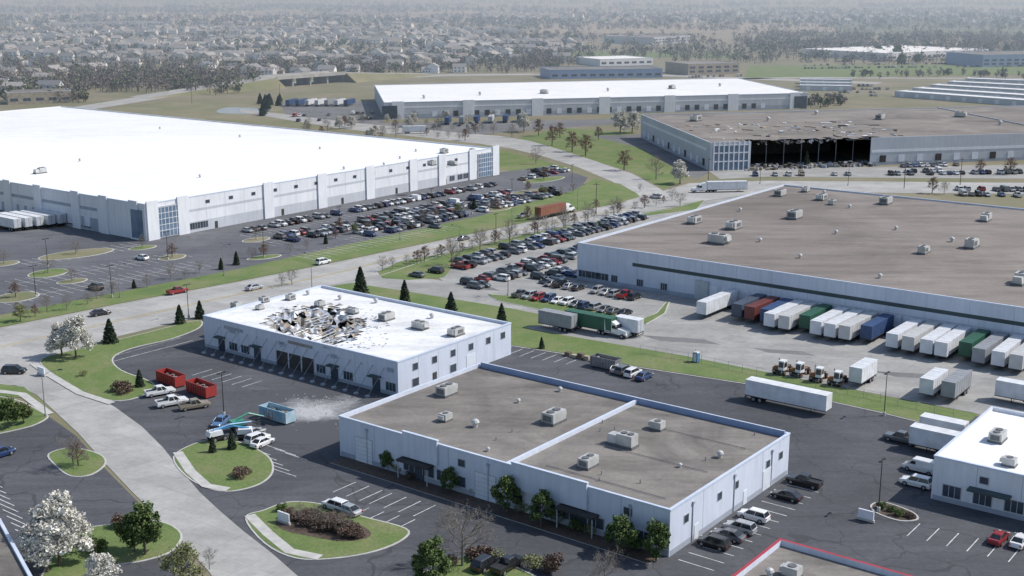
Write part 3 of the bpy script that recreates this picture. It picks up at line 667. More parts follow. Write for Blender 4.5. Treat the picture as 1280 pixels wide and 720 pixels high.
# ---------------- houses ----------------
hw=[M('house_siding_%d'%i,c,None,.8,obj=True) for i,c in enumerate([(.78,.77,.74),(.66,.62,.55),(.70,.72,.76),(.50,.44,.38),(.82,.82,.80)])]
hr=[M('shingle_%d'%i,c,None,.8,obj=True) for i,c in enumerate([(.24,.235,.235),(.30,.275,.25),(.17,.17,.18),(.34,.325,.31)])]
HM=[]
for i in range(8):
    b=MB(); L=random.uniform(12,16); Wd=random.uniform(9,11); H1=random.choice([3.2,5.8,5.8])
    def gab(x,y,L,W,H,rh,a=0):
        c,q=math.cos(a),math.sin(a); T=lambda X,Y,Z:(x+X*c-Y*q,y+X*q+Y*c,Z)
        b.box(x,y,0,L,W,H,a,0); o=.5
        for sg in (-1,1): b.poly([T(-L/2-o,sg*(W/2+o),H-.15),T(L/2+o,sg*(W/2+o),H-.15),T(L/2+o,0,H+rh),T(-L/2-o,0,H+rh)],1)
        for sg in (-1,1): b.poly([T(sg*L/2,-W/2,H),T(sg*L/2,W/2,H),T(sg*L/2,0,H+rh-.2)],0)
        for k in (-.3,0,.3):
            for sg in (-1,1):
                b.poly([T(L*k-.6,sg*(W/2+.03),1),T(L*k+.6,sg*(W/2+.03),1),T(L*k+.6,sg*(W/2+.03),2.3),T(L*k-.6,sg*(W/2+.03),2.3)],2)
                if H>5: b.poly([T(L*k-.6,sg*(W/2+.03),3.9),T(L*k+.6,sg*(W/2+.03),3.9),T(L*k+.6,sg*(W/2+.03),5.1),T(L*k-.6,sg*(W/2+.03),5.1)],2)
    gab(0,0,L,Wd,H1,2.8); gab(L*.3,-Wd*.5,Wd*.8,6.5,min(H1,3.2)+.2,2.2,math.pi/2)
    b.poly([(L*.3-2.3,-Wd*.5-Wd*.4-.05,.1),(L*.3+2.3,-Wd*.5-Wd*.4-.05,.1),(L*.3+2.3,-Wd*.5-Wd*.4-.05,2.3),(L*.3-2.3,-Wd*.5-Wd*.4-.05,2.3)],3)
    HM.append(b.mesh('suburban_house',[hw[i%5],hr[i%4],m_glass,m_wallW]))
reg=[(-60,128),(-60,50),(120,40),(420,36),(640,40),(725,52),(700,80),(560,92),(330,98),(200,84),(90,96),(70,118)]
hpos=[]
y=950; row=0
while y<2350:
    x=-980
    while x<400:
        xx=x+30*math.sin(y*.01); yy=y+35*math.sin(x*.006+row)+random.uniform(-3,3)
        u,v=PR(xx,yy)
        wob=math.sin(xx*.011+1)*math.cos(yy*.008)
        if inpoly(u,v,reg) and wob>-.5 and random.random()<.78:
            hpos.append((xx,yy))
            place(random.choice(HM),'suburban_house',xx,yy,0,random.choice([0,math.pi])+.1*math.sin(x*.01)+random.choice([0,0,math.pi/2,1.2]),random.uniform(.9,1.2))
        x+=random.uniform(20,28)
    y+=26 if row%2 else 44; row+=1
for k in range(200):
    u=random.uniform(600,1320);v=random.uniform(17,30); p=G(u,v); place(random.choice(HM),'suburban_house',p.x,p.y,0,random.uniform(0,3),1.3)
for k in range(110):
    u=random.uniform(-40,560);v=random.uniform(16,40); p=G(u,v); place(random.choice(HM),'suburban_house',p.x,p.y,0,random.uniform(0,3),1.3)
# ---------------- trees ----------------
m_bark=M('bark',(.13,.10,.08),(.08,.065,.05),3,obj=True)
m_barkg=M('bark_grey',(.22,.195,.17),(.14,.125,.11),3,obj=True)
f_green=foliage('leaves_green',(.04,.07,.018),(.08,.125,.03),(.14,.185,.055))
f_yel=foliage('leaves_spring',(.11,.125,.045),(.18,.19,.075),(.26,.26,.13))
f_dark=foliage('needles',(.018,.036,.02),(.038,.062,.034),(.065,.088,.045))
f_white=foliage('blossom',(.40,.38,.31),(.64,.62,.56),(.78,.76,.72))
f_red=foliage('buds_red',(.12,.075,.06),(.20,.12,.095),(.28,.19,.15))
f_shr=foliage('barberry',(.07,.045,.035),(.12,.075,.055),(.18,.13,.10))
f_twig=foliage('twigs',(.15,.12,.10),(.23,.20,.17),(.30,.27,.23))
f_wood=foliage('woodland_twigs',(.09,.075,.065),(.155,.13,.11),(.215,.185,.155))
f_woodg=foliage('woodland_green',(.06,.08,.04),(.10,.12,.055),(.155,.16,.08))
def broad(kind,seed,H=8.0,W=6.5,n=3000,leaf=.28,base=1.4):
    random.seed(seed); b=MB(); tips=[]
    lean=Vector((random.uniform(-.3,.3),random.uniform(-.3,.3),0))
    top=Vector((0,0,H*.55))+lean; b.tube((0,0,-.1),top*.5,.20,.15,7,0); b.tube(top*.5,top,.15,.08,6,0)
    nl=14 if kind!='bare' else 13
    def grow(p,d,L,r,dep):
        q=p+d*L; b.tube(p,q,r,r*.6,4 if dep>1 else 5,0,False)
        if dep>=(2 if kind!='bare' else 5): tips.append(q); return
        for k in range(3 if dep<2 else (3 if kind=='bare' and random.random()<.55 else 2)):
            nd=(d+Vector((random.gauss(0,.5),random.gauss(0,.5),random.gauss(.12,.3)))).normalized()
            grow(p+d*L*random.uniform(.55,1),nd,L*random.uniform(.55,.8),max(r*.55,.012),dep+1)
    for k in range(nl):
        a=k*2.4+random.uniform(-.4,.4); z=base+(H*.5-base*.3)*k/nl; el=.35+.9*k/nl
        d=Vector((math.cos(a)*math.cos(el),math.sin(a)*math.cos(el),math.sin(el)))
        grow(Vector((0,0,z))+lean*(z/H),d,W*.27*random.uniform(.75,1.15)*(1-.3*abs(k/nl-.4)),.07,0 if kind!='bare' else 1)
    if kind!='bare':
        T=np.array([tuple(t) for t in tips])
        idx=rng.integers(0,len(T),n); rad=rng.uniform(.4,1.05,len(T))*W/6.5
        o=rng.normal(size=(n,3)); o/=np.linalg.norm(o,axis=1)[:,None]; o*=(rng.random(n)**.45)[:,None]*rad[idx][:,None]; o[:,2]*=.75
        b.quads(T[idx]+o,rng.uniform(.6,1.4,n)*leaf,1)
    else:
        T=np.array([tuple(t) for t in tips]); nn=min(n,len(T)*3); idx=rng.integers(0,len(T),nn)
        b.quads(T[idx]+rng.normal(size=(nn,3))*.25,rng.uniform(.2,.5,nn),1,.07)
    random.seed(seed+99); return b
def conifer(seed,H=8.,W=4.6,n=5200):
    b=MB(); b.tube((0,0,-.1),(0,0,H*.95),.14,.02,6,0)
    r=np.random.default_rng(seed); t=r.random(n)**.75; K=15; lev=np.floor(t*K)/K+r.normal(0,.01,n)
    lv=r.uniform(.78,1.12,(K+1,9)); nb=9; ai=r.integers(0,nb,n); li=np.clip(np.floor(t*K).astype(int),0,K)
    rm=(1-np.clip(lev,0,1))**.8*W/2*lv[li,ai]
    a=ai*(6.283/nb)+r.normal(0,.16,n)+li*1.3
    rr=rm*(r.random(n)**.55); z=.35+lev*(H-.5)-rr*.25+r.normal(0,.06,n)
    b.quads(np.stack([rr*np.cos(a),rr*np.sin(a),z],1),r.uniform(.18,.42,n),1,1.3); b.quads(np.array([[0,0,H-.1+.05*i] for i in range(5)]),.12,1); return b
def shrub(seed,n=900,H=1.3,W=1.9):
    b=MB(); r=np.random.default_rng(seed); k=7; cs=np.stack([r.normal(0,W*.2,k),r.normal(0,W*.2,k),r.uniform(.35,.75,k)*H],1); idx=r.integers(0,k,n)
    o=r.normal(size=(n,3)); o/=np.linalg.norm(o,axis=1)[:,None]; o*=(r.random(n)**.4)[:,None]*np.array([W*.28,W*.28,H*.38]); c=cs[idx]+o; c[:,2]=np.abs(c[:,2])
    b.quads(c,r.uniform(.08,.2,n),1)
    for i in range(5): b.tube((0,0,0),tuple(cs[i]),.03,.015,4,0)
    return b
T={}
T['green']=[broad('g',s,7,6,5600,.30).mesh('tree',[m_bark,f_green]) for s in (1,2)]
T['yel']=[broad('g',s,7,6,2600,.23).mesh('tree',[m_bark,f_yel]) for s in (3,4)]
T['white']=[broad('g',s,7.5,6.6,6500,.27).mesh('tree',[m_bark,f_white]) for s in (5,6)]
T['red']=[broad('g',s,6.5,5.5,1500,.18).mesh('tree',[m_bark,f_red]) for s in (7,8)]
T['bare']=[broad('bare',s,8,8,2500).mesh('tree',[m_barkg,f_twig]) for s in (9,10,11)]
T['pine']=[conifer(s).mesh('tree',[m_bark,f_dark]) for s in (12,13,14)]
T['shrub']=[shrub(s).mesh('shrub',[m_bark,f_green]) for s in (15,16)]
T['rshrub']=[shrub(s,1100).mesh('shrub',[m_bark,f_shr]) for s in (17,19)]
T['wshrub']=[shrub(s,500).mesh('shrub',[m_bark,f_yel]) for s in (18,)]
NM=dict(green='leafy_tree',yel='spring_tree',white='blossoming_pear_tree',red='redbud_tree',bare='bare_tree',pine='pine_tree',shrub='shrub',rshrub='barberry_shrub',wshrub='shrub')
BH=dict(green=6.,yel=6.,white=6.3,red=6.,bare=8.0,pine=8.,shrub=1.3,rshrub=1.3,wshrub=1.3)
def tree(k,u,v,hpx=None,h=None,wide=1.0):
    p=G(u,v)
    if h is None: h=hpx/(v+15)*HC*1.02
    s=h/BH[k]; place(random.choice(T[k]),NM[k],p.x,p.y,.05,random.uniform(0,6.28),(s*wide*random.uniform(.88,1.12),s*wide*random.uniform(.88,1.12),s))
for a in [('pine',451,367,36),('pine',506,379,31),('pine',564,391,28),('pine',627,405,28),('pine',138,429,33),('pine',225,405,26),('pine',250,398,24),('pine',175,484,24),('pine',677,436,16),('pine',290,562,26),('pine',266,566,22)]: tree(*a,wide=1.1)
for a in [('white',95,448,45),('white',78,446,36),('white',75,708,80),('white',60,716,60),('white',128,740,44),('green',182,694,58),('green',168,690,44),('yel',232,742,58),('green',775,692,42),('green',820,702,46),('green',633,642,42),('green',676,658,38),('green',563,616,28),('green',485,588,22),('green',542,735,55),
  ('bare',578,708,82),('bare',92,585,42),('red',98,583,30),('bare',755,735,50),('bare',262,712,28),('green',12,536,34),('green',30,530,22),('bare',365,356,20),('bare',352,358,16),
  ('bare',565,332,34),('bare',600,312,28),('bare',637,305,30),('bare',672,293,26),('bare',705,286,26),('bare',735,278,24),('bare',772,270,22),('red',660,276,18),('red',745,262,12),
  ('red',690,182,24),('red',673,170,20),('red',715,190,24),('red',732,195,26),('red',780,213,24),('red',700,172,18),('bare',820,224,28),('white',850,230,24),('white',775,167,24),('white',790,166,22),('white',655,165,20),('bare',640,172,16),('bare',850,258,18),('red',1165,242,20),('bare',1180,243,16),('red',1262,218,20),('red',1225,216,16),('pine',1008,208,20),('red',748,175,16),('bare',670,205,20),('bare',800,240,10)]: tree(*a)
for u,v in [(372,652),(385,658),(400,662),(414,664),(430,668),(446,672),(392,648),(408,652),(420,655),(298,596),(362,646)]: tree('rshrub',u,v,h=random.uniform(1.2,1.9),wide=1.35)
for a in [('bare',395,660,32),('bare',430,668,30),('bare',375,655,28),('bare',412,664,26)]: tree(*a)
for u,v,h_ in [(155,490,2.4),(20,520,2.6),(500,592,1.6),(515,597,1.3),(590,617,1.5),(610,622,1.4),(655,641,1.8),(700,655,2.2),(720,662,1.6),(740,668,1.6),(795,688,2),(1100,636,1.2),(1112,640,1.0),(1125,646,1.2),(1136,648,1),(600,700,2),(620,704,1.6),(560,712,2),(105,470,1.2),(350,640,1.3),(150,660,1.8),(120,690,2.2),(665,712,2),(690,716,2.4)]: tree(random.choice(['shrub','wshrub','rshrub']),u,v,h=h_)
for k in range(34):
    f=k/33; u=20+f*700+random.uniform(-6,6); v=402-f*163-8*math.sin(f*3.1)+random.uniform(-3,3); tree(random.choice(['pine','bare','bare','bare','red','bare','yel']),u,v,h=random.uniform(2.4,4.2))
for u,v,a,c in isl: tree(random.choice(['bare','bare','red']),u,v,h=3.8)
for k in range(30):
    f=k/29; u=480+f*360; v=345-f*88; tree(random.choice(['bare','bare','bare','red']),u+random.uniform(-5,5),v-6,h=random.uniform(2.5,5))
p=B.wall(0,3); q=[p[0]+p[2]*.1+p[1]*1,p[0]+p[2]*3.4+p[1]*1,p[0]+p[2]*3.4+p[1]*(p[3]-1),p[0]+p[2]*.1+p[1]*(p[3]-1)]
b=MB(); b.prism(q,0,.14,0,1); b.obj('planting_bed',[m_kerb,m_mulch])
def wood(name,regs,mat,mat2):
    b=MB(); C=[];S=[];C2=[];S2=[]
    for (u0,u1,v0,v1,n,H,fr) in regs:
        for k in range(n):
            u=random.uniform(u0,u1); v=random.uniform(v0,v1)+1.5*math.sin(u*.03)
            if math.sin(u*.045+v*.9)+math.sin(u*.013-v*.4)<-1.15: continue
            p=G(u,max(v,-1)); d=p.y; h=H*random.uniform(.6,1.15)
            m=38 if d<1400 else (24 if d<2600 else 11); sz=(1.9 if d<1400 else 3.0) if d<2600 else h*.5
            o=rng.normal(size=(m,3)); o/=np.linalg.norm(o,axis=1)[:,None]; o*=(rng.random(m)**.4)[:,None]*np.array([h*.38,h*.38,h*.42]); o+=np.array([p.x,p.y,h*.56])
            if random.random()<fr: C2.append(o);S2.append(np.full(m,sz))
            else: C.append(o);S.append(np.full(m,sz*.8))
            if d<2000: b.tube((p.x,p.y,0),(p.x,p.y,h*.6),.3,.15,4,2,False)
    if C: c=np.concatenate(C); b.quads(c,np.concatenate(S)*rng.uniform(.5,1.3,len(c)),0,.55)
    if C2: c=np.concatenate(C2); b.quads(c,np.concatenate(S2)*rng.uniform(.5,1.3,len(c)),1)
    b.obj(name,[mat,mat2,m_bark])
wood('distant_trees',[(-40,325,84,112,680,12,.12),(90,300,95,118,300,11,.2),(325,480,80,97,300,11,.1),(-40,110,108,128,130,9,.4),(420,700,76,92,380,9,.15),(-60,720,40,84,1900,10,.18),(640,1330,58,80,800,11,.15),(930,1330,44,66,900,13,.1),(600,1330,46,56,420,12,.1),(1000,1060,128,136,40,7,.2),(1060,1330,92,98,60,6,.2)],f_wood,f_woodg)
wood('distant_trees',[(-60,1340,27,40,2000,13,.15),(-60,700,22,31,800,14,.1),(700,1340,18,28,1000,14,.1),(-60,1340,13.5,18,1200,16,.05),(200,900,9.5,11,600,18,.05),(-60,1340,4,6,900,20,.05),(-60,1340,0,2,900,22,.05),(900,1340,7,9,400,20,0),(-60,500,10,13,400,18,0)],f_wood,f_woodg)
for k in range(14): tree('pine',random.uniform(325,350),random.uniform(126,145),h=random.uniform(5,8),wide=1.3)
for k in range(20): tree(random.choice(['bare','green','bare']),random.uniform(1010,1330),random.uniform(60,84),h=random.uniform(8,13))
for k in range(60): tree(random.choice(['bare','bare','bare','white','red']),random.uniform(380,620),random.uniform(150,176),h=random.uniform(3,6))
# ---------------- vehicles ----------------
m_tire=M('tyre',(.02,.02,.02),None,2,.9,obj=True); m_rim=M('rim',(.35,.35,.36),None,2,.4,.5,obj=True)
m_cg=M('car_glass',(.015,.018,.022),(.03,.035,.04),1,.06,obj=True); m_lens=M('lamp_lens',(.6,.6,.58),None,2,.2,obj=True); m_tail=M('tail_lamp',(.3,.02,.02),None,2,.3,obj=True); m_trim=M('black_trim',(.025,.025,.027),None,2,.6,obj=True)
PC=dict(white=(.75,.75,.74),silver=(.42,.43,.44),grey=(.14,.145,.15),black=(.018,.018,.02),blue=(.03,.06,.16),red=(.28,.02,.02),tan=(.33,.28,.2),lblue=(.12,.22,.4))
PM={k:M('paint_'+k,c,tuple(x*.93 for x in c),.5,.28,.25 if k in('silver','grey','blue','lblue','tan') else 0,obj=True,coat=.6) for k,c in PC.items()}
def wheels(b,xs,hw,r=.34,w=.24,mt=2,mr=3):
    for x in xs:
        for s_ in (-1,1):
            y0=s_*(hw-w+.03); y1=s_*(hw+.03); b.tube((x,y0,r),(x,y1,r),r,r,12,mt); b.tube((x,y1,r),(x,y1+s_*.015,r),r*.6,r*.55,10,mr)
def loft(b,st,m):
    R=[]
    for x,hw,zb,zs,zt,kt in st: R.append([(x,-hw*.94,zb),(x,-hw,zs),(x,-hw*kt,zt),(x,hw*kt,zt),(x,hw,zs),(x,hw*.94,zb)])
    for a,c in zip(R,R[1:]):
        for i in range(6): j=(i+1)%6; b.poly([a[i],a[j],c[j],c[i]],m)
    b.poly(R[0],m); b.poly(R[-1],m)
def car(kind,col):
    b=MB()
    if kind=='sedan':
        loft(b,[(-2.35,.74,.38,.6,.72,.9),(-2.2,.86,.26,.7,.95,.88),(-1.5,.9,.2,.72,1.0,.88),(0,.91,.2,.72,.96,.9),(1.05,.9,.2,.7,.92,.88),(1.9,.87,.22,.62,.8,.85),(2.25,.8,.3,.55,.68,.82),(2.36,.68,.4,.52,.58,.9)],0)
        g=(-1.85,1.15,-1.05,.35,.97,1.42,.80,.60); wx=(-1.4,1.42)
    elif kind=='suv':
        loft(b,[(-2.35,.8,.4,.7,.95,.92),(-2.28,.9,.32,.8,1.08,.92),(-1.5,.94,.28,.82,1.1,.92),(.9,.94,.28,.82,1.08,.92),(1.5,.93,.28,.8,1.04,.9),(2.15,.88,.3,.7,.95,.86),(2.36,.78,.42,.62,.75,.9)],0)
        g=(-2.2,1.25,-1.85,.5,1.08,1.72,.85,.68); wx=(-1.42,1.45)
    elif kind=='pickup':
        loft(b,[(-2.85,.9,.45,.8,1.08,.97),(-2.8,.95,.42,.8,1.12,.97),(.3,.96,.4,.82,1.12,.95),(1.4,.96,.4,.82,1.15,.92),(2.6,.93,.42,.8,1.08,.9),(2.85,.85,.5,.75,.9,.92)],0)
        b.box(-1.75,0,1.115,1.9,1.5,.012,0,4)
        for y in (-.86,.86): b.box(-1.75,y,1.1,2.1,.12,.18,0,0)
        b.box(-2.78,0,1.1,.12,1.8,.18,0,0)
        g=(-.85,1.35,-.65,.55,1.12,1.85,.86,.70); wx=(-1.9,1.85)
    else:
        loft(b,[(-2.75,.9,.4,.9,1.2,.98),(-2.7,.98,.35,1.0,1.25,.98),(1.4,.98,.35,1.0,1.25,.96),(2.1,.95,.35,.85,1.15,.9),(2.6,.86,.42,.7,.9,.9)],0)
        g=(-2.7,1.95,-2.6,1.05,1.25,2.15,.94,.82); wx=(-1.7,1.75)
    x0,x1,X0,X1,z0,z1,w0,w1=g
    bt=[(x0,-w0,z0),(x1,-w0*.96,z0),(x1,w0*.96,z0),(x0,w0,z0)]; tp=[(X0,-w1,z1),(X1,-w1,z1),(X1,w1,z1),(X0,w1,z1)]
    b.hexa(bt+tp,1 if kind!='van' else 0)
    if kind=='van':
        b.poly([(x1+.02,-.85,z0+.05),(x1+.02,.85,z0+.05),(X1+.08,.72,z1-.12),(X1+.08,-.72,z1-.12)],1)
        for s_ in (-1,1): b.poly([(.5,s_*.945,z0+.1),(1.5,s_*.935,z0+.1),(1.1,s_*.86,z1-.3),(.5,s_*.87,z1-.3)],1)
    b.hexa([(X0-.06,-w1-.03,z1-.03),(X1+.06,-w1-.03,z1-.03),(X1+.06,w1+.03,z1-.03),(X0-.06,w1+.03,z1-.03),(X0+.1,-w1+.08,z1+.045),(X1-.1,-w1+.08,z1+.045),(X1-.1,w1-.08,z1+.045),(X0+.1,w1-.08,z1+.045)],0)
    if kind!='van':
        for s_ in (-1,1):
            for fb,ft in ((.0,.0),(.52,.52),(1,1)):
                xb=x0+(x1-x0)*fb; xt=X0+(X1-X0)*ft; b.tube((xb,s_*w0*.985,z0),(xt,s_*(w1+.005),z1),.05,.045,4,0,False)
    L=dict(sedan=2.35,suv=2.35,pickup=2.85,van=2.66)[kind]; zz=.62 if kind=='sedan' else .8
    for s_ in (-1,1):
        b.box(L-.1,s_*.6,zz-.05,.22,.34,.14,0,5); b.box(-L+.05,s_*.68,zz,.16,.26,.18,0,6); b.box(.9 if kind!='van' else 1.6,s_*1.0,z0+.02,.12,.2,.13,0,0)
    b.box(L-.06,0,zz-.2,.2,.9,.16,0,4); b.box(0,0,.18,L*1.75,1.5,.2,0,4)
    wheels(b,wx,.9 if kind in('sedan',) else .94,.33 if kind=='sedan' else .38)
    return b.mesh('car_'+kind,[PM[col],m_cg,m_tire,m_rim,m_trim,m_lens,m_tail])
CM={}
def getcar(k,c):
    if (k,c) not in CM: CM[(k,c)]=car(k,c)
    return CM[(k,c)]
def addcar(u,v,ang,k=None,c=None,name='parked_car',xy=None):
    k=k or random.choices(['sedan','suv','pickup','van'],[5,5,1.6,.6])[0]; c=c or random.choices(list(PC),[5,5,5,6,2.4,1.6,.6,.4])[0]
    p=xy or G(u,v); nm={'pickup':'pickup_truck','van':'van'}.get(k,name)
    place(getcar(k,c),nm,p.x,p.y,.06,ang+random.gauss(0,.02),random.uniform(.96,1.04))
def row(pa,pb,ang,sp=2.75,fill=.85):
    p=G(*pa);q=G(*pb);L=(q-p).length;d=(q-p)/L
    for i in range(int(L/sp)):
        if random.random()<fill:
            x=p+d*(sp*(i+.5)); x=x+Vector((math.cos(ang),math.sin(ang)))*random.gauss(0,.25); addcar(0,0,ang+random.choice([0,math.pi]),xy=x)
row((305,291),(622,231),BA,fill=.8)
row((345,299),(640,241),BA,fill=.85); row((352,304),(645,246),BA,fill=.82)
row((445,293),(695,238),BA,fill=.75); row((452,298),(700,243),BA,fill=.7)
row((400,318),(560,281),BA,fill=.06); row((640,228),(712,213),BA,fill=.6); row((655,219),(700,210),BA,fill=.6)
row((20,352),(230,316),BA,fill=.03)
row((562,331),(800,267),BA,fill=.85); row((572,337),(810,271),BA,fill=.85)
row((582,357),(735,309),BA,fill=.85); row((592,362),(735,316),BA,fill=.8); row((670,350),(722,335),BA,fill=.8); row((678,356),(722,343),BA,fill=.8)
row((645,370),(800,397),AA,fill=.75); row((684,356),(830,380),AA,fill=.8)
row((1180,244),(1330,247),math.pi/2,fill=.85); row((1185,238),(1330,240),math.pi/2,fill=.8)
row((1110,219),(1330,216),math.pi/2,fill=.6); row((1125,209),(1200,207),math.pi/2,fill=.9); row((1130,216),(1190,215),math.pi/2,fill=.9); row((940,220),(1100,219),math.pi/2,fill=.25)
row((365,146),(470,142),1.5,3,fill=.4); row((370,152),(470,149),1.5,3,fill=.3); row((520,160),(700,152),1.5,3,fill=.35)
row((860,97),(930,95),1.5,3,fill=.6)
for v in (80,84,88): row((1000,v-2),(1290,v-5),1.5,3.4,fill=.5)
for v in (108,112,116,120): row((1030+ (120-v)*3,v),(1115,v),1.5,3.2,fill=.5)
ba=BA
for a in [(892,684,ba,'suv','black'),(910,674,ba,'sedan','grey'),(925,665,ba,'suv','silver'),(942,650,ba,'suv','white'),(983,624,ba,'sedan','black'),(1005,607,ba,'pickup','black'),
 (1126,553,ba,'pickup','grey'),(1145,608,ba,'suv','white'),(1248,677,AA,'sedan','red'),(1275,681,AA,'sedan','white'),(607,710,AA,'suv','black'),(635,712,AA,'pickup','black'),
 (420,637,ba,'suv','white'),(434,642,ba,'sedan','silver'),(770,464,AA+.3,'sedan','silver'),(780,467,AA,'suv','grey'),(791,470,AA,'suv','white'),(805,474,AA,'sedan','blue'),
 (200,494,BA-1.9,'pickup','white'),(215,507,BA-1.9,'pickup','white'),(243,511,BA-2.0,'pickup','tan'),(322,553,AA,'suv','white'),(316,545,AA,'sedan','silver'),(328,557,AA+.1,'sedan','white'),(276,531,BA+2.0,'sedan','lblue'),
 (545,341,ba,'suv','black'),(521,346,ba,'sedan','grey'),(1,571,AA,'suv','blue')]: addcar(a[0],a[1],a[2],a[3],a[4])
for a in [(18,467,.0,'suv','black'),(126,394,AA-.2,'sedan','black'),(222,367,AA-.1,'pickup','red'),(404,330,AA,'suv','white'),(655,272,AA,'pickup','silver'),(318,362,AA,'sedan','silver'),(120,362,BA,'suv','black'),(710,262,AA,'sedan','red'),(580,300,AA,'sedan','grey'),(820,248,BA,'suv','white')]: addcar(a[0],a[1],a[2],a[3],a[4],'driving_car')
TC=dict(white=(.70,.71,.73),dirty=(.55,.55,.54),grey=(.30,.31,.33),green=(.035,.12,.075),red=(.16,.045,.04),blue=(.045,.085,.19),rust=(.08,.10,.14),orange=(.25,.10,.06))
TMt={k:M('trailer_'+k,c,tuple(x*.8 for x in c),.5,.5,obj=True) for k,c in TC.items()}
def trailer(col,L=15.5,H=2.85):
    b=MB(); z=1.15; b.box(0,0,z,L,2.55,H,0,0); b.box(0,0,z+H,L+.05,2.6,.08,0,0); b.box(0,0,z-.15,L+.05,2.6,.15,0,2)
    n=int(L/1.2)
    for k in range(n+1):
        for s_ in (-1,1): b.box(-L/2+.06+(L-.12)*k/n,s_*1.285,z,.07,.04,H,0,0)
        b.box(-L/2+.06+(L-.12)*k/n,0,z+H+.08,.06,2.5,.03,0,0)
    b.box(-L/2-.03,0,z+.1,.05,2.3,H-.2,0,4); b.box(-L/2-.06,0,z+.1,.04,.06,H-.2,0,2); b.box(-L/2-.1,0,.5,.12,2.3,.12,0,2)
    for s_ in (-1,1): b.box(-L/2-.05,s_*1,.5,.1,.1,.7,0,2); b.tube((L/2-3,s_*.9,0.05),(L/2-3,s_*.9,z),.08,.08,5,2)
    b.box(-L/2+2.4,0,.6,3.2,1.2,.45,0,2)
    wheels(b,(-L/2+1.7,-L/2+3.0),1.2,.5,.5,1,3)
    return b.mesh('semi_trailer',[TMt[col],m_tire,m_trim,m_rim,TMt[col] if col!='white' else m_frame])
TRM={}
def addtr(u,v,ang,col='white',L=15.5,xy=None,name='semi_trailer'):
    if (col,L) not in TRM: TRM[(col,L)]=trailer(col,L)
    p=xy or G(u,v); return place(TRM[(col,L)],name,p.x,p.y,.06,ang)
def tractor(col):
    b=MB(); b.box(0,0,.6,7,1.0,.35,0,4)
    b.hexa([(1.2,-1.1,.7),(3.6,-.95,.7),(3.6,.95,.7),(1.2,1.1,.7),(1.2,-1.0,2.05),(3.45,-.75,1.65),(3.45,.75,1.65),(1.2,1.0,2.05)],0)
    b.hexa([(-.4,-1.2,.8),(1.4,-1.2,.8),(1.4,1.2,.8),(-.4,1.2,.8),(-.4,-1.15,2.9),(1.0,-1.1,2.9),(1.0,1.1,2.9),(-.4,1.15,2.9)],0)
    b.hexa([(-1.9,-1.22,.8),(-.4,-1.22,.8),(-.4,1.22,.8),(-1.9,1.22,.8),(-1.9,-1.2,3.8),(-.3,-1.1,3.5),(-.3,1.1,3.5),(-1.9,1.2,3.8)],0)
    b.hexa([(-.4,-1.1,2.9),(1.0,-1.05,2.9),(1.0,1.05,2.9),(-.4,1.1,2.9),(-.4,-1.0,3.5),(-.1,-1.0,3.4),(-.1,1.0,3.4),(-.4,1.0,3.5)],0)
    b.poly([(1.36,-1.0,2.05),(1.36,1.0,2.05),(1.06,.95,2.8),(1.06,-.95,2.8)],1)
    for s_ in (-1,1):
        b.poly([(0,s_*1.2,1.95),(1.1,s_*1.2,1.95),(.9,s_*1.15,2.7),(0,s_*1.15,2.7)],1); b.tube((-.6,s_*.95,.85),(.9,s_*.95,.85),.3,.3,8,3); b.tube((-2.0,s_*1.1,1),(-2.0,s_*1.1,4),.08,.08,6,3)
        b.box(3.3,s_*.95,.9,.5,.3,.25,0,5); b.box(1.3,s_*1.35,1.9,.12,.25,.6,0,4)
    b.box(3.65,0,.45,.25,2.3,.4,0,3); wheels(b,(2.6,-2.3,-3.4),1.2,.5,.4); return b.mesh('truck_tractor',[PM[col],m_cg,m_tire,m_rim,m_trim,m_lens])
TK={c:tractor(c) for c in ('white',)}
def addtk(u,v,ang,c='white',xy=None):
    p=xy or G(u,v); place(TK[c],'semi_truck_tractor',p.x,p.y,.06,ang)
def yardtractor():
    b=MB(); b.box(-.4,0,.55,5.2,.95,.4,0,4); b.box(1.75,0,.5,.9,2.3,.55,0,4); b.box(1.5,-.62,1.0,1.3,1.0,.55,0,3)
    b.hexa([(.35,-.05,.9),(2.1,-.05,.9),(2.1,1.1,.9),(.35,1.1,.9),(.45,0,2.75),(1.9,0,2.75),(1.9,1.05,2.75),(.45,1.05,2.75)],0)
    b.box(1.17,.52,2.75,1.6,1.2,.08,0,0)
    b.poly([(2.09,.05,1.6),(2.09,1.0,1.6),(1.93,.97,2.6),(1.93,.07,2.6)],1)
    for y,o in ((-.06,-.02),(1.12,.02)): b.poly([(.6,y+o,1.6),(1.85,y+o,1.6),(1.75,y,2.55),(.65,y,2.55)],1)
    b.poly([(.36,.1,1.6),(.36,1.0,1.6),(.44,1.0,2.5),(.44,.1,2.5)],1)
    b.tube((.2,-.7,1),(.2,-.7,2.9),.08,.08,6,3); b.box(-1.7,0,.95,1.1,1.0,.15,0,3); b.tube((-.6,0,.95),(-1.4,0,1.25),.12,.12,6,4)
    for s_ in (-1,1): b.tube((-.2,s_*.85,.7),(.8 if s_<0 else .1,s_*.85,.7),.28,.28,8,3); b.box(2.22,s_*.8,.7,.06,.3,.2,0,5)
    wheels(b,(1.5,-1.7),1.12,.5,.42); return b.mesh('yard_tractor',[PM['white'],m_cg,m_tire,M('yard_orange',(.26,.11,.04),None,1,obj=True),m_trim,m_lens])
YT=yardtractor()
wf=Cb.wall(0,3)
docks=[(905,'white'),(940,'rust'),(957,'red'),(975,'blue'),(988,'white'),(1004,'dirty'),(1022,'green'),(1043,'white'),(1061,'white'),(1078,'dirty'),(1098,'blue'),(1135,'white'),(1155,'dirty'),(1176,'white'),(1194,'white'),(1218,'green'),(1240,'grey'),(1262,'white'),(1284,'dirty')]
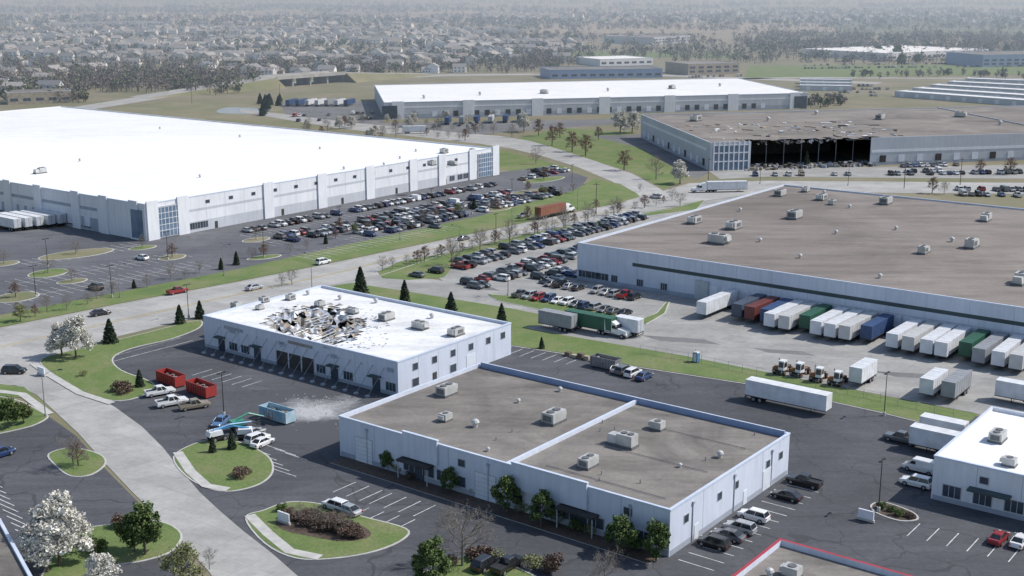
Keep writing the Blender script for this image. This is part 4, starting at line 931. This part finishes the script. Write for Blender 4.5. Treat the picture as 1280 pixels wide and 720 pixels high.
for u,c in docks:
    t=Cb.at(wf,u+12,0.5); L=15.5 if c in('white','grey','dirty') else 12.5; p=wf[0]+wf[1]*t+wf[2]*(L/2+.4+random.uniform(0,.5))
    addtr(0,0,AA+math.pi+random.gauss(0,.012),c,L,xy=p)
addtr(984,509,BA+math.pi,'white',16)
addtr(1078,479,AA+math.pi,'white',8); addtr(1166,493,AA+math.pi,'white',8.5); addtr(1194,496,AA+math.pi,'grey',9.5)
addtr(697,412,BA,'grey',9); addtr(738,414,BA+math.pi,'green',12.5); addtk(768,420,BA+math.pi); addtr(786,419,BA,'white',6)
for u,v in ((978,466),(1000,469),(1023,475),(1047,480)): p=G(u,v); place(YT,'yard_tractor',p.x,p.y,.06,AA+math.pi+random.gauss(0,.05),1.05)
addtr(688,271,AA-.03,'orange',14); addtk(0,0,AA-.03,'white',xy=G(688,271)+A*9.5)
addtr(908,240,.12,'white',15.5); addtk(0,0,.12+math.pi,'white',xy=G(908,240)-Vector((9.8,1.2)))
addtr(1178,552,BA,'white',7.5); addtr(1168,566,BA,'white',8); addcar(1150,590,ba,'van','white')
addtr(1276,505,BA,'white',9)
for k in range(7): addtr(0,0,1.35,random.choice(['white','white','blue','grey']),15.5,xy=G(365+k*12,132))
for k in range(5): addtr(6+k*14,286-k*1.5,BA,'white',15.5)
for k in range(6): addtr(560+k*18,155-k*.6,1.5,random.choice(['white','grey','blue']),12.5)
addtr(518,167,.1,'white',12.5)
def rolloff(col,L=6.7,H=1.9,load=None):
    b=MB(); W=2.4; t=.1
    b.box(0,0,.25,L,W,.12,0,0)
    for s_ in (-1,1): b.box(0,s_*(W/2-t/2),.37,L,t,H,0,0); b.box(s_*(L/2-t/2),0,.37,t,W-2*t,H,0,0); b.box(0,s_*(W/2),H+.3,L+.1,.16,.12,0,0)
    for k in range(9):
        for s_ in (-1,1): b.box(-L/2+.3+k*(L-.6)/8,s_*(W/2+.05),.35,.12,.1,H-.05,0,0)
    for s_ in (-1,1): b.tube((-L/2+.5,s_*.8,.17),(-L/2+.5,s_*1.05,.17),.16,.16,8,1); b.tube((L/2-.5,s_*.8,.17),(L/2-.5,s_*1.05,.17),.16,.16,8,1)
    for k in range(70): b.box(random.uniform(-L/2+.6,L/2-.6),random.uniform(-.8,.8),random.uniform(.4,H*.8),random.uniform(.2,1),random.uniform(.2,.6),random.uniform(.1,.5),random.uniform(0,3),2)
    return b.mesh('rolloff_dumpster',[col,m_tire,m_rubble])
m_dr=M('dumpster_red',(.38,.035,.03),(.27,.04,.035),.6,.5,obj=True); m_dt=M('dumpster_teal',(.22,.42,.52),(.5,.56,.60),.5,.5,obj=True)
rr=rolloff(m_dr)
p=G(214,480); place(rr,'rolloff_dumpster',p.x,p.y,.06,BA-.1); p=G(252,493); place(rr,'rolloff_dumpster',p.x,p.y,.06,BA-.1); p=G(347,525); place(rolloff(m_dt,7),'rolloff_dumpster',p.x,p.y,.06,BA)
p=G(757,460); place(rolloff(m_steel,6),'rolloff_dumpster',p.x,p.y,.06,BA)
m_lift=M('lift_green',(.05,.24,.17),(.07,.30,.22),.6,.45,obj=True); m_liftb=M('lift_blue',(.05,.22,.42),(.07,.26,.46),.6,.45,obj=True)
def boom(a1,a2,mt,l1=3.6,l2=4.2):
    b=MB(); b.box(0,0,.45,2.6,1.9,.35,0,1); wheels(b,(-.95,.95),1.05,.45,.35,2,3); b.tube((0,0,.8),(0,0,1.1),.5,.5,12,1)
    b.box(-.5,0,1.1,2.6,1.6,.85,0,4,tl=.85); j=Vector((-1.2,.0,1.9)); e=j+Vector((math.cos(a1),0,math.sin(a1)))*l1; b.tube(j,e,.2,.17,4,0)
    f=e+Vector((math.cos(a2),0,math.sin(a2)))*l2; b.tube(e,f,.17,.12,4,0); g=f+Vector((.6,0,-.2)); b.tube(f,g,.07,.07,4,1)
    b.box(g.x+.4,0,g.z-.3,.8,1.7,.08,0,1)
    for x in (0,.8):
        for y in (-.85,.85): b.tube((g.x+x,y,g.z-.3),(g.x+x,y,g.z+.8),.03,.03,4,1)
    for z in (.3,.8):
        for y in (-.85,.85): b.tube((g.x,y,g.z+z),(g.x+.8,y,g.z+z),.03,.03,4,1)
        for x in (0,.8): b.tube((g.x+x,-.85,g.z+z),(g.x+x,.85,g.z+z),.03,.03,4,1)
    return b.mesh('boom_lift',[mt,m_trim,m_tire,m_rim,m_wallW if mt is m_liftb else mt])
p=G(300,538); place(boom(.3,-.38,m_lift,3,3),'boom_lift',p.x,p.y,.06,.6); p=G(272,551); place(boom(.12,-.1,m_liftb),'boom_lift',p.x,p.y,.06,.7); p=G(303,549); place(boom(.2,-.2,m_liftb,2.6,2.8),'boom_lift',p.x,p.y,.06,3.3)
b=MB(); b.box(0,0,0,1.2,1.2,.15,0,1); b.box(0,0,.15,1.1,1.1,1.95,0,0); b.box(0,0,2.1,1.2,1.2,.2,0,2,tl=.7,tw=.7); b.box(-.56,0,.25,.04,.7,1.7,0,2); b.tube((.4,.4,2.1),(.4,.4,2.6),.06,.06,6,1)
p=G(870,453); place(b.mesh('portable_toilet',[M('toilet_blue',(.06,.18,.36),None,1,obj=True),m_trim,m_lens]),'portable_toilet',p.x,p.y,.05,AA,1.0)
# ---------------- lamps, poles, fence, signs ----------------
m_pole=M('pole_metal',(.35,.36,.36),(.25,.26,.27),1,.4,.5,obj=True); m_wood=M('pole_wood',(.16,.12,.09),(.10,.08,.06),1,obj=True)
b=MB(); b.tube((0,0,0),(0,0,.5),.25,.22,8,0); b.tube((0,0,.4),(0,0,8),.11,.07,8,0); b.tube((0,0,7.9),(1.2,0,8.7),.05,.05,6,0); b.tube((1.2,0,8.7),(3.0,0,9.0),.05,.04,6,0); b.box(3.3,0,8.93,.9,.35,.16,0,1,tl=.7)
LM=b.mesh('street_lamp',[m_pole,m_trim])
def lamp(u,v,a=0,s_=1.0): p=G(u,v); place(LM,'street_lamp',p.x,p.y,.05,a,s_)
lamp(57,521,.3,.95)
for u,v,a in ((280,345,-.7),(500,300,-.7),(640,292,2.2),(390,362,2.2),(150,372,-.7),(575,322,2.3),(722,262,-.9)): lamp(u,v,a)
b=MB(); b.tube((0,0,0),(0,0,.8),.3,.3,8,1); b.tube((0,0,.8),(0,0,9),.1,.07,6,0); b.box(0,0,9,1.8,.12,.1,0,0)
for s_ in (-1,1): b.box(s_*.8,0,8.9,.7,.4,.14,0,0)
PL=b.mesh('parking_lot_light',[m_trim,m_kerb])
for u,v in ((236,398),(140,372),(45,372),(60,335),(210,325),(330,322),(425,290),(540,265),(640,252),(590,268),(620,300),(690,300),(635,370),(760,350),(280,520),(660,238),(715,232),(1098,640),(1105,520),(1060,232),(950,230)):
    p=G(u,v); place(PL,'parking_lot_light',p.x,p.y,.05,AA,.9)
b=MB(); b.tube((0,0,0),(0,0,11),.16,.11,7,0); b.box(0,0,10.2,2.4,.12,.14,0,0)
for x in (-1.1,0,1.1): b.tube((x,0,10.3),(x,0,10.55),.05,.05,5,1)
UP=b.mesh('utility_pole',[m_wood,m_lens])
for u,v in ((1200,232),(1130,236),(885,232),(745,268),(350,125),(240,130)): p=G(u,v); place(UP,'utility_pole',p.x,p.y,0,.3)
b=MB(); px=[(800,442),(860,452),(1000,482),(1100,503),(1215,528)]
for i in range(len(px)-1):
    p,q=G(*px[i]),G(*px[i+1]); d=q-p; n=int(d.length/3)
    for k in range(n): x=p+d*(k/n); b.tube((*x,0),(*x,1.9),.035,.035,4,0,False)
    for z in (.15,1.0,1.85): b.tube((*p,z),(*q,z),.018,.018,4,0,False)
b.obj('chain_link_fence',[m_pole])
b=MB(); b.box(0,0,0,2.6,.35,.35,0,1); b.box(0,0,.35,2.3,.25,1.3,0,0); b.box(0,-.14,.6,1.9,.03,.7,0,2)
SG=b.mesh('monument_sign',[m_wallW,m_kerb,m_capb])
for u,v,a in ((355,655,BA),(1082,652,BA),(52,470,BA)): p=G(u,v); place(SG,'monument_sign',p.x,p.y,.15,a)
b=MB()
for k in range(5): b.box(k*1.6,0,0,1.2,1.0,.6+.3*(k%3),0,k%2)
p=G(742,452); place(b.mesh('pallet_stack',[m_wood,m_rust]),'pallet_stack',p.x,p.y,.05,BA)
# ---------------- haze, light, camera ----------------
hz=bpy.data.materials.new('haze'); hz.use_nodes=True; t=hz.node_tree; t.nodes.clear()
o=t.nodes.new('ShaderNodeOutputMaterial'); v=t.nodes.new('ShaderNodeVolumeScatter'); v.inputs['Color'].default_value=(.66,.82,1,1); v.inputs['Density'].default_value=.00044; v.inputs['Anisotropy'].default_value=.1
t.links.new(v.outputs[0],o.inputs['Volume'])
b=MB(); b.box(0,560+10000,-2,40000,20000,302,0,0); b.obj('atmosphere_haze',[hz])
w=bpy.data.worlds.new('World'); scene.world=w; w.use_nodes=True; t=w.node_tree; bg=t.nodes['Background']
sk=t.nodes.new('ShaderNodeTexSky'); sk.sky_type='NISHITA'; sk.sun_disc=False; el=math.radians(46); az=math.radians(82)
sk.sun_elevation=el; sk.sun_rotation=az; t.links.new(sk.outputs[0],bg.inputs[0]); bg.inputs[1].default_value=.145
L=bpy.data.lights.new('sun','SUN'); L.energy=4.4; L.angle=math.radians(.5); L.color=(1,.965,.91)
lo=bpy.data.objects.new('sun',L); scene.collection.objects.link(lo)
sd=Vector((math.sin(az)*math.cos(el),math.cos(az)*math.cos(el),math.sin(el))); lo.rotation_euler=sd.to_track_quat('Z','Y').to_euler()
cam=bpy.data.cameras.new('camera'); co=bpy.data.objects.new('camera',cam); scene.collection.objects.link(co)
co.location=(0,0,HC); co.rotation_euler=(math.pi/2-TH,0,0); cam.sensor_width=36; cam.lens=36*FL/1280; cam.clip_start=1; cam.clip_end=60000
scene.camera=co
scene.view_settings.view_transform='Standard'; scene.view_settings.look='None'; scene.view_settings.exposure=0
print('objects',len(scene.objects),'houses',len(hpos))
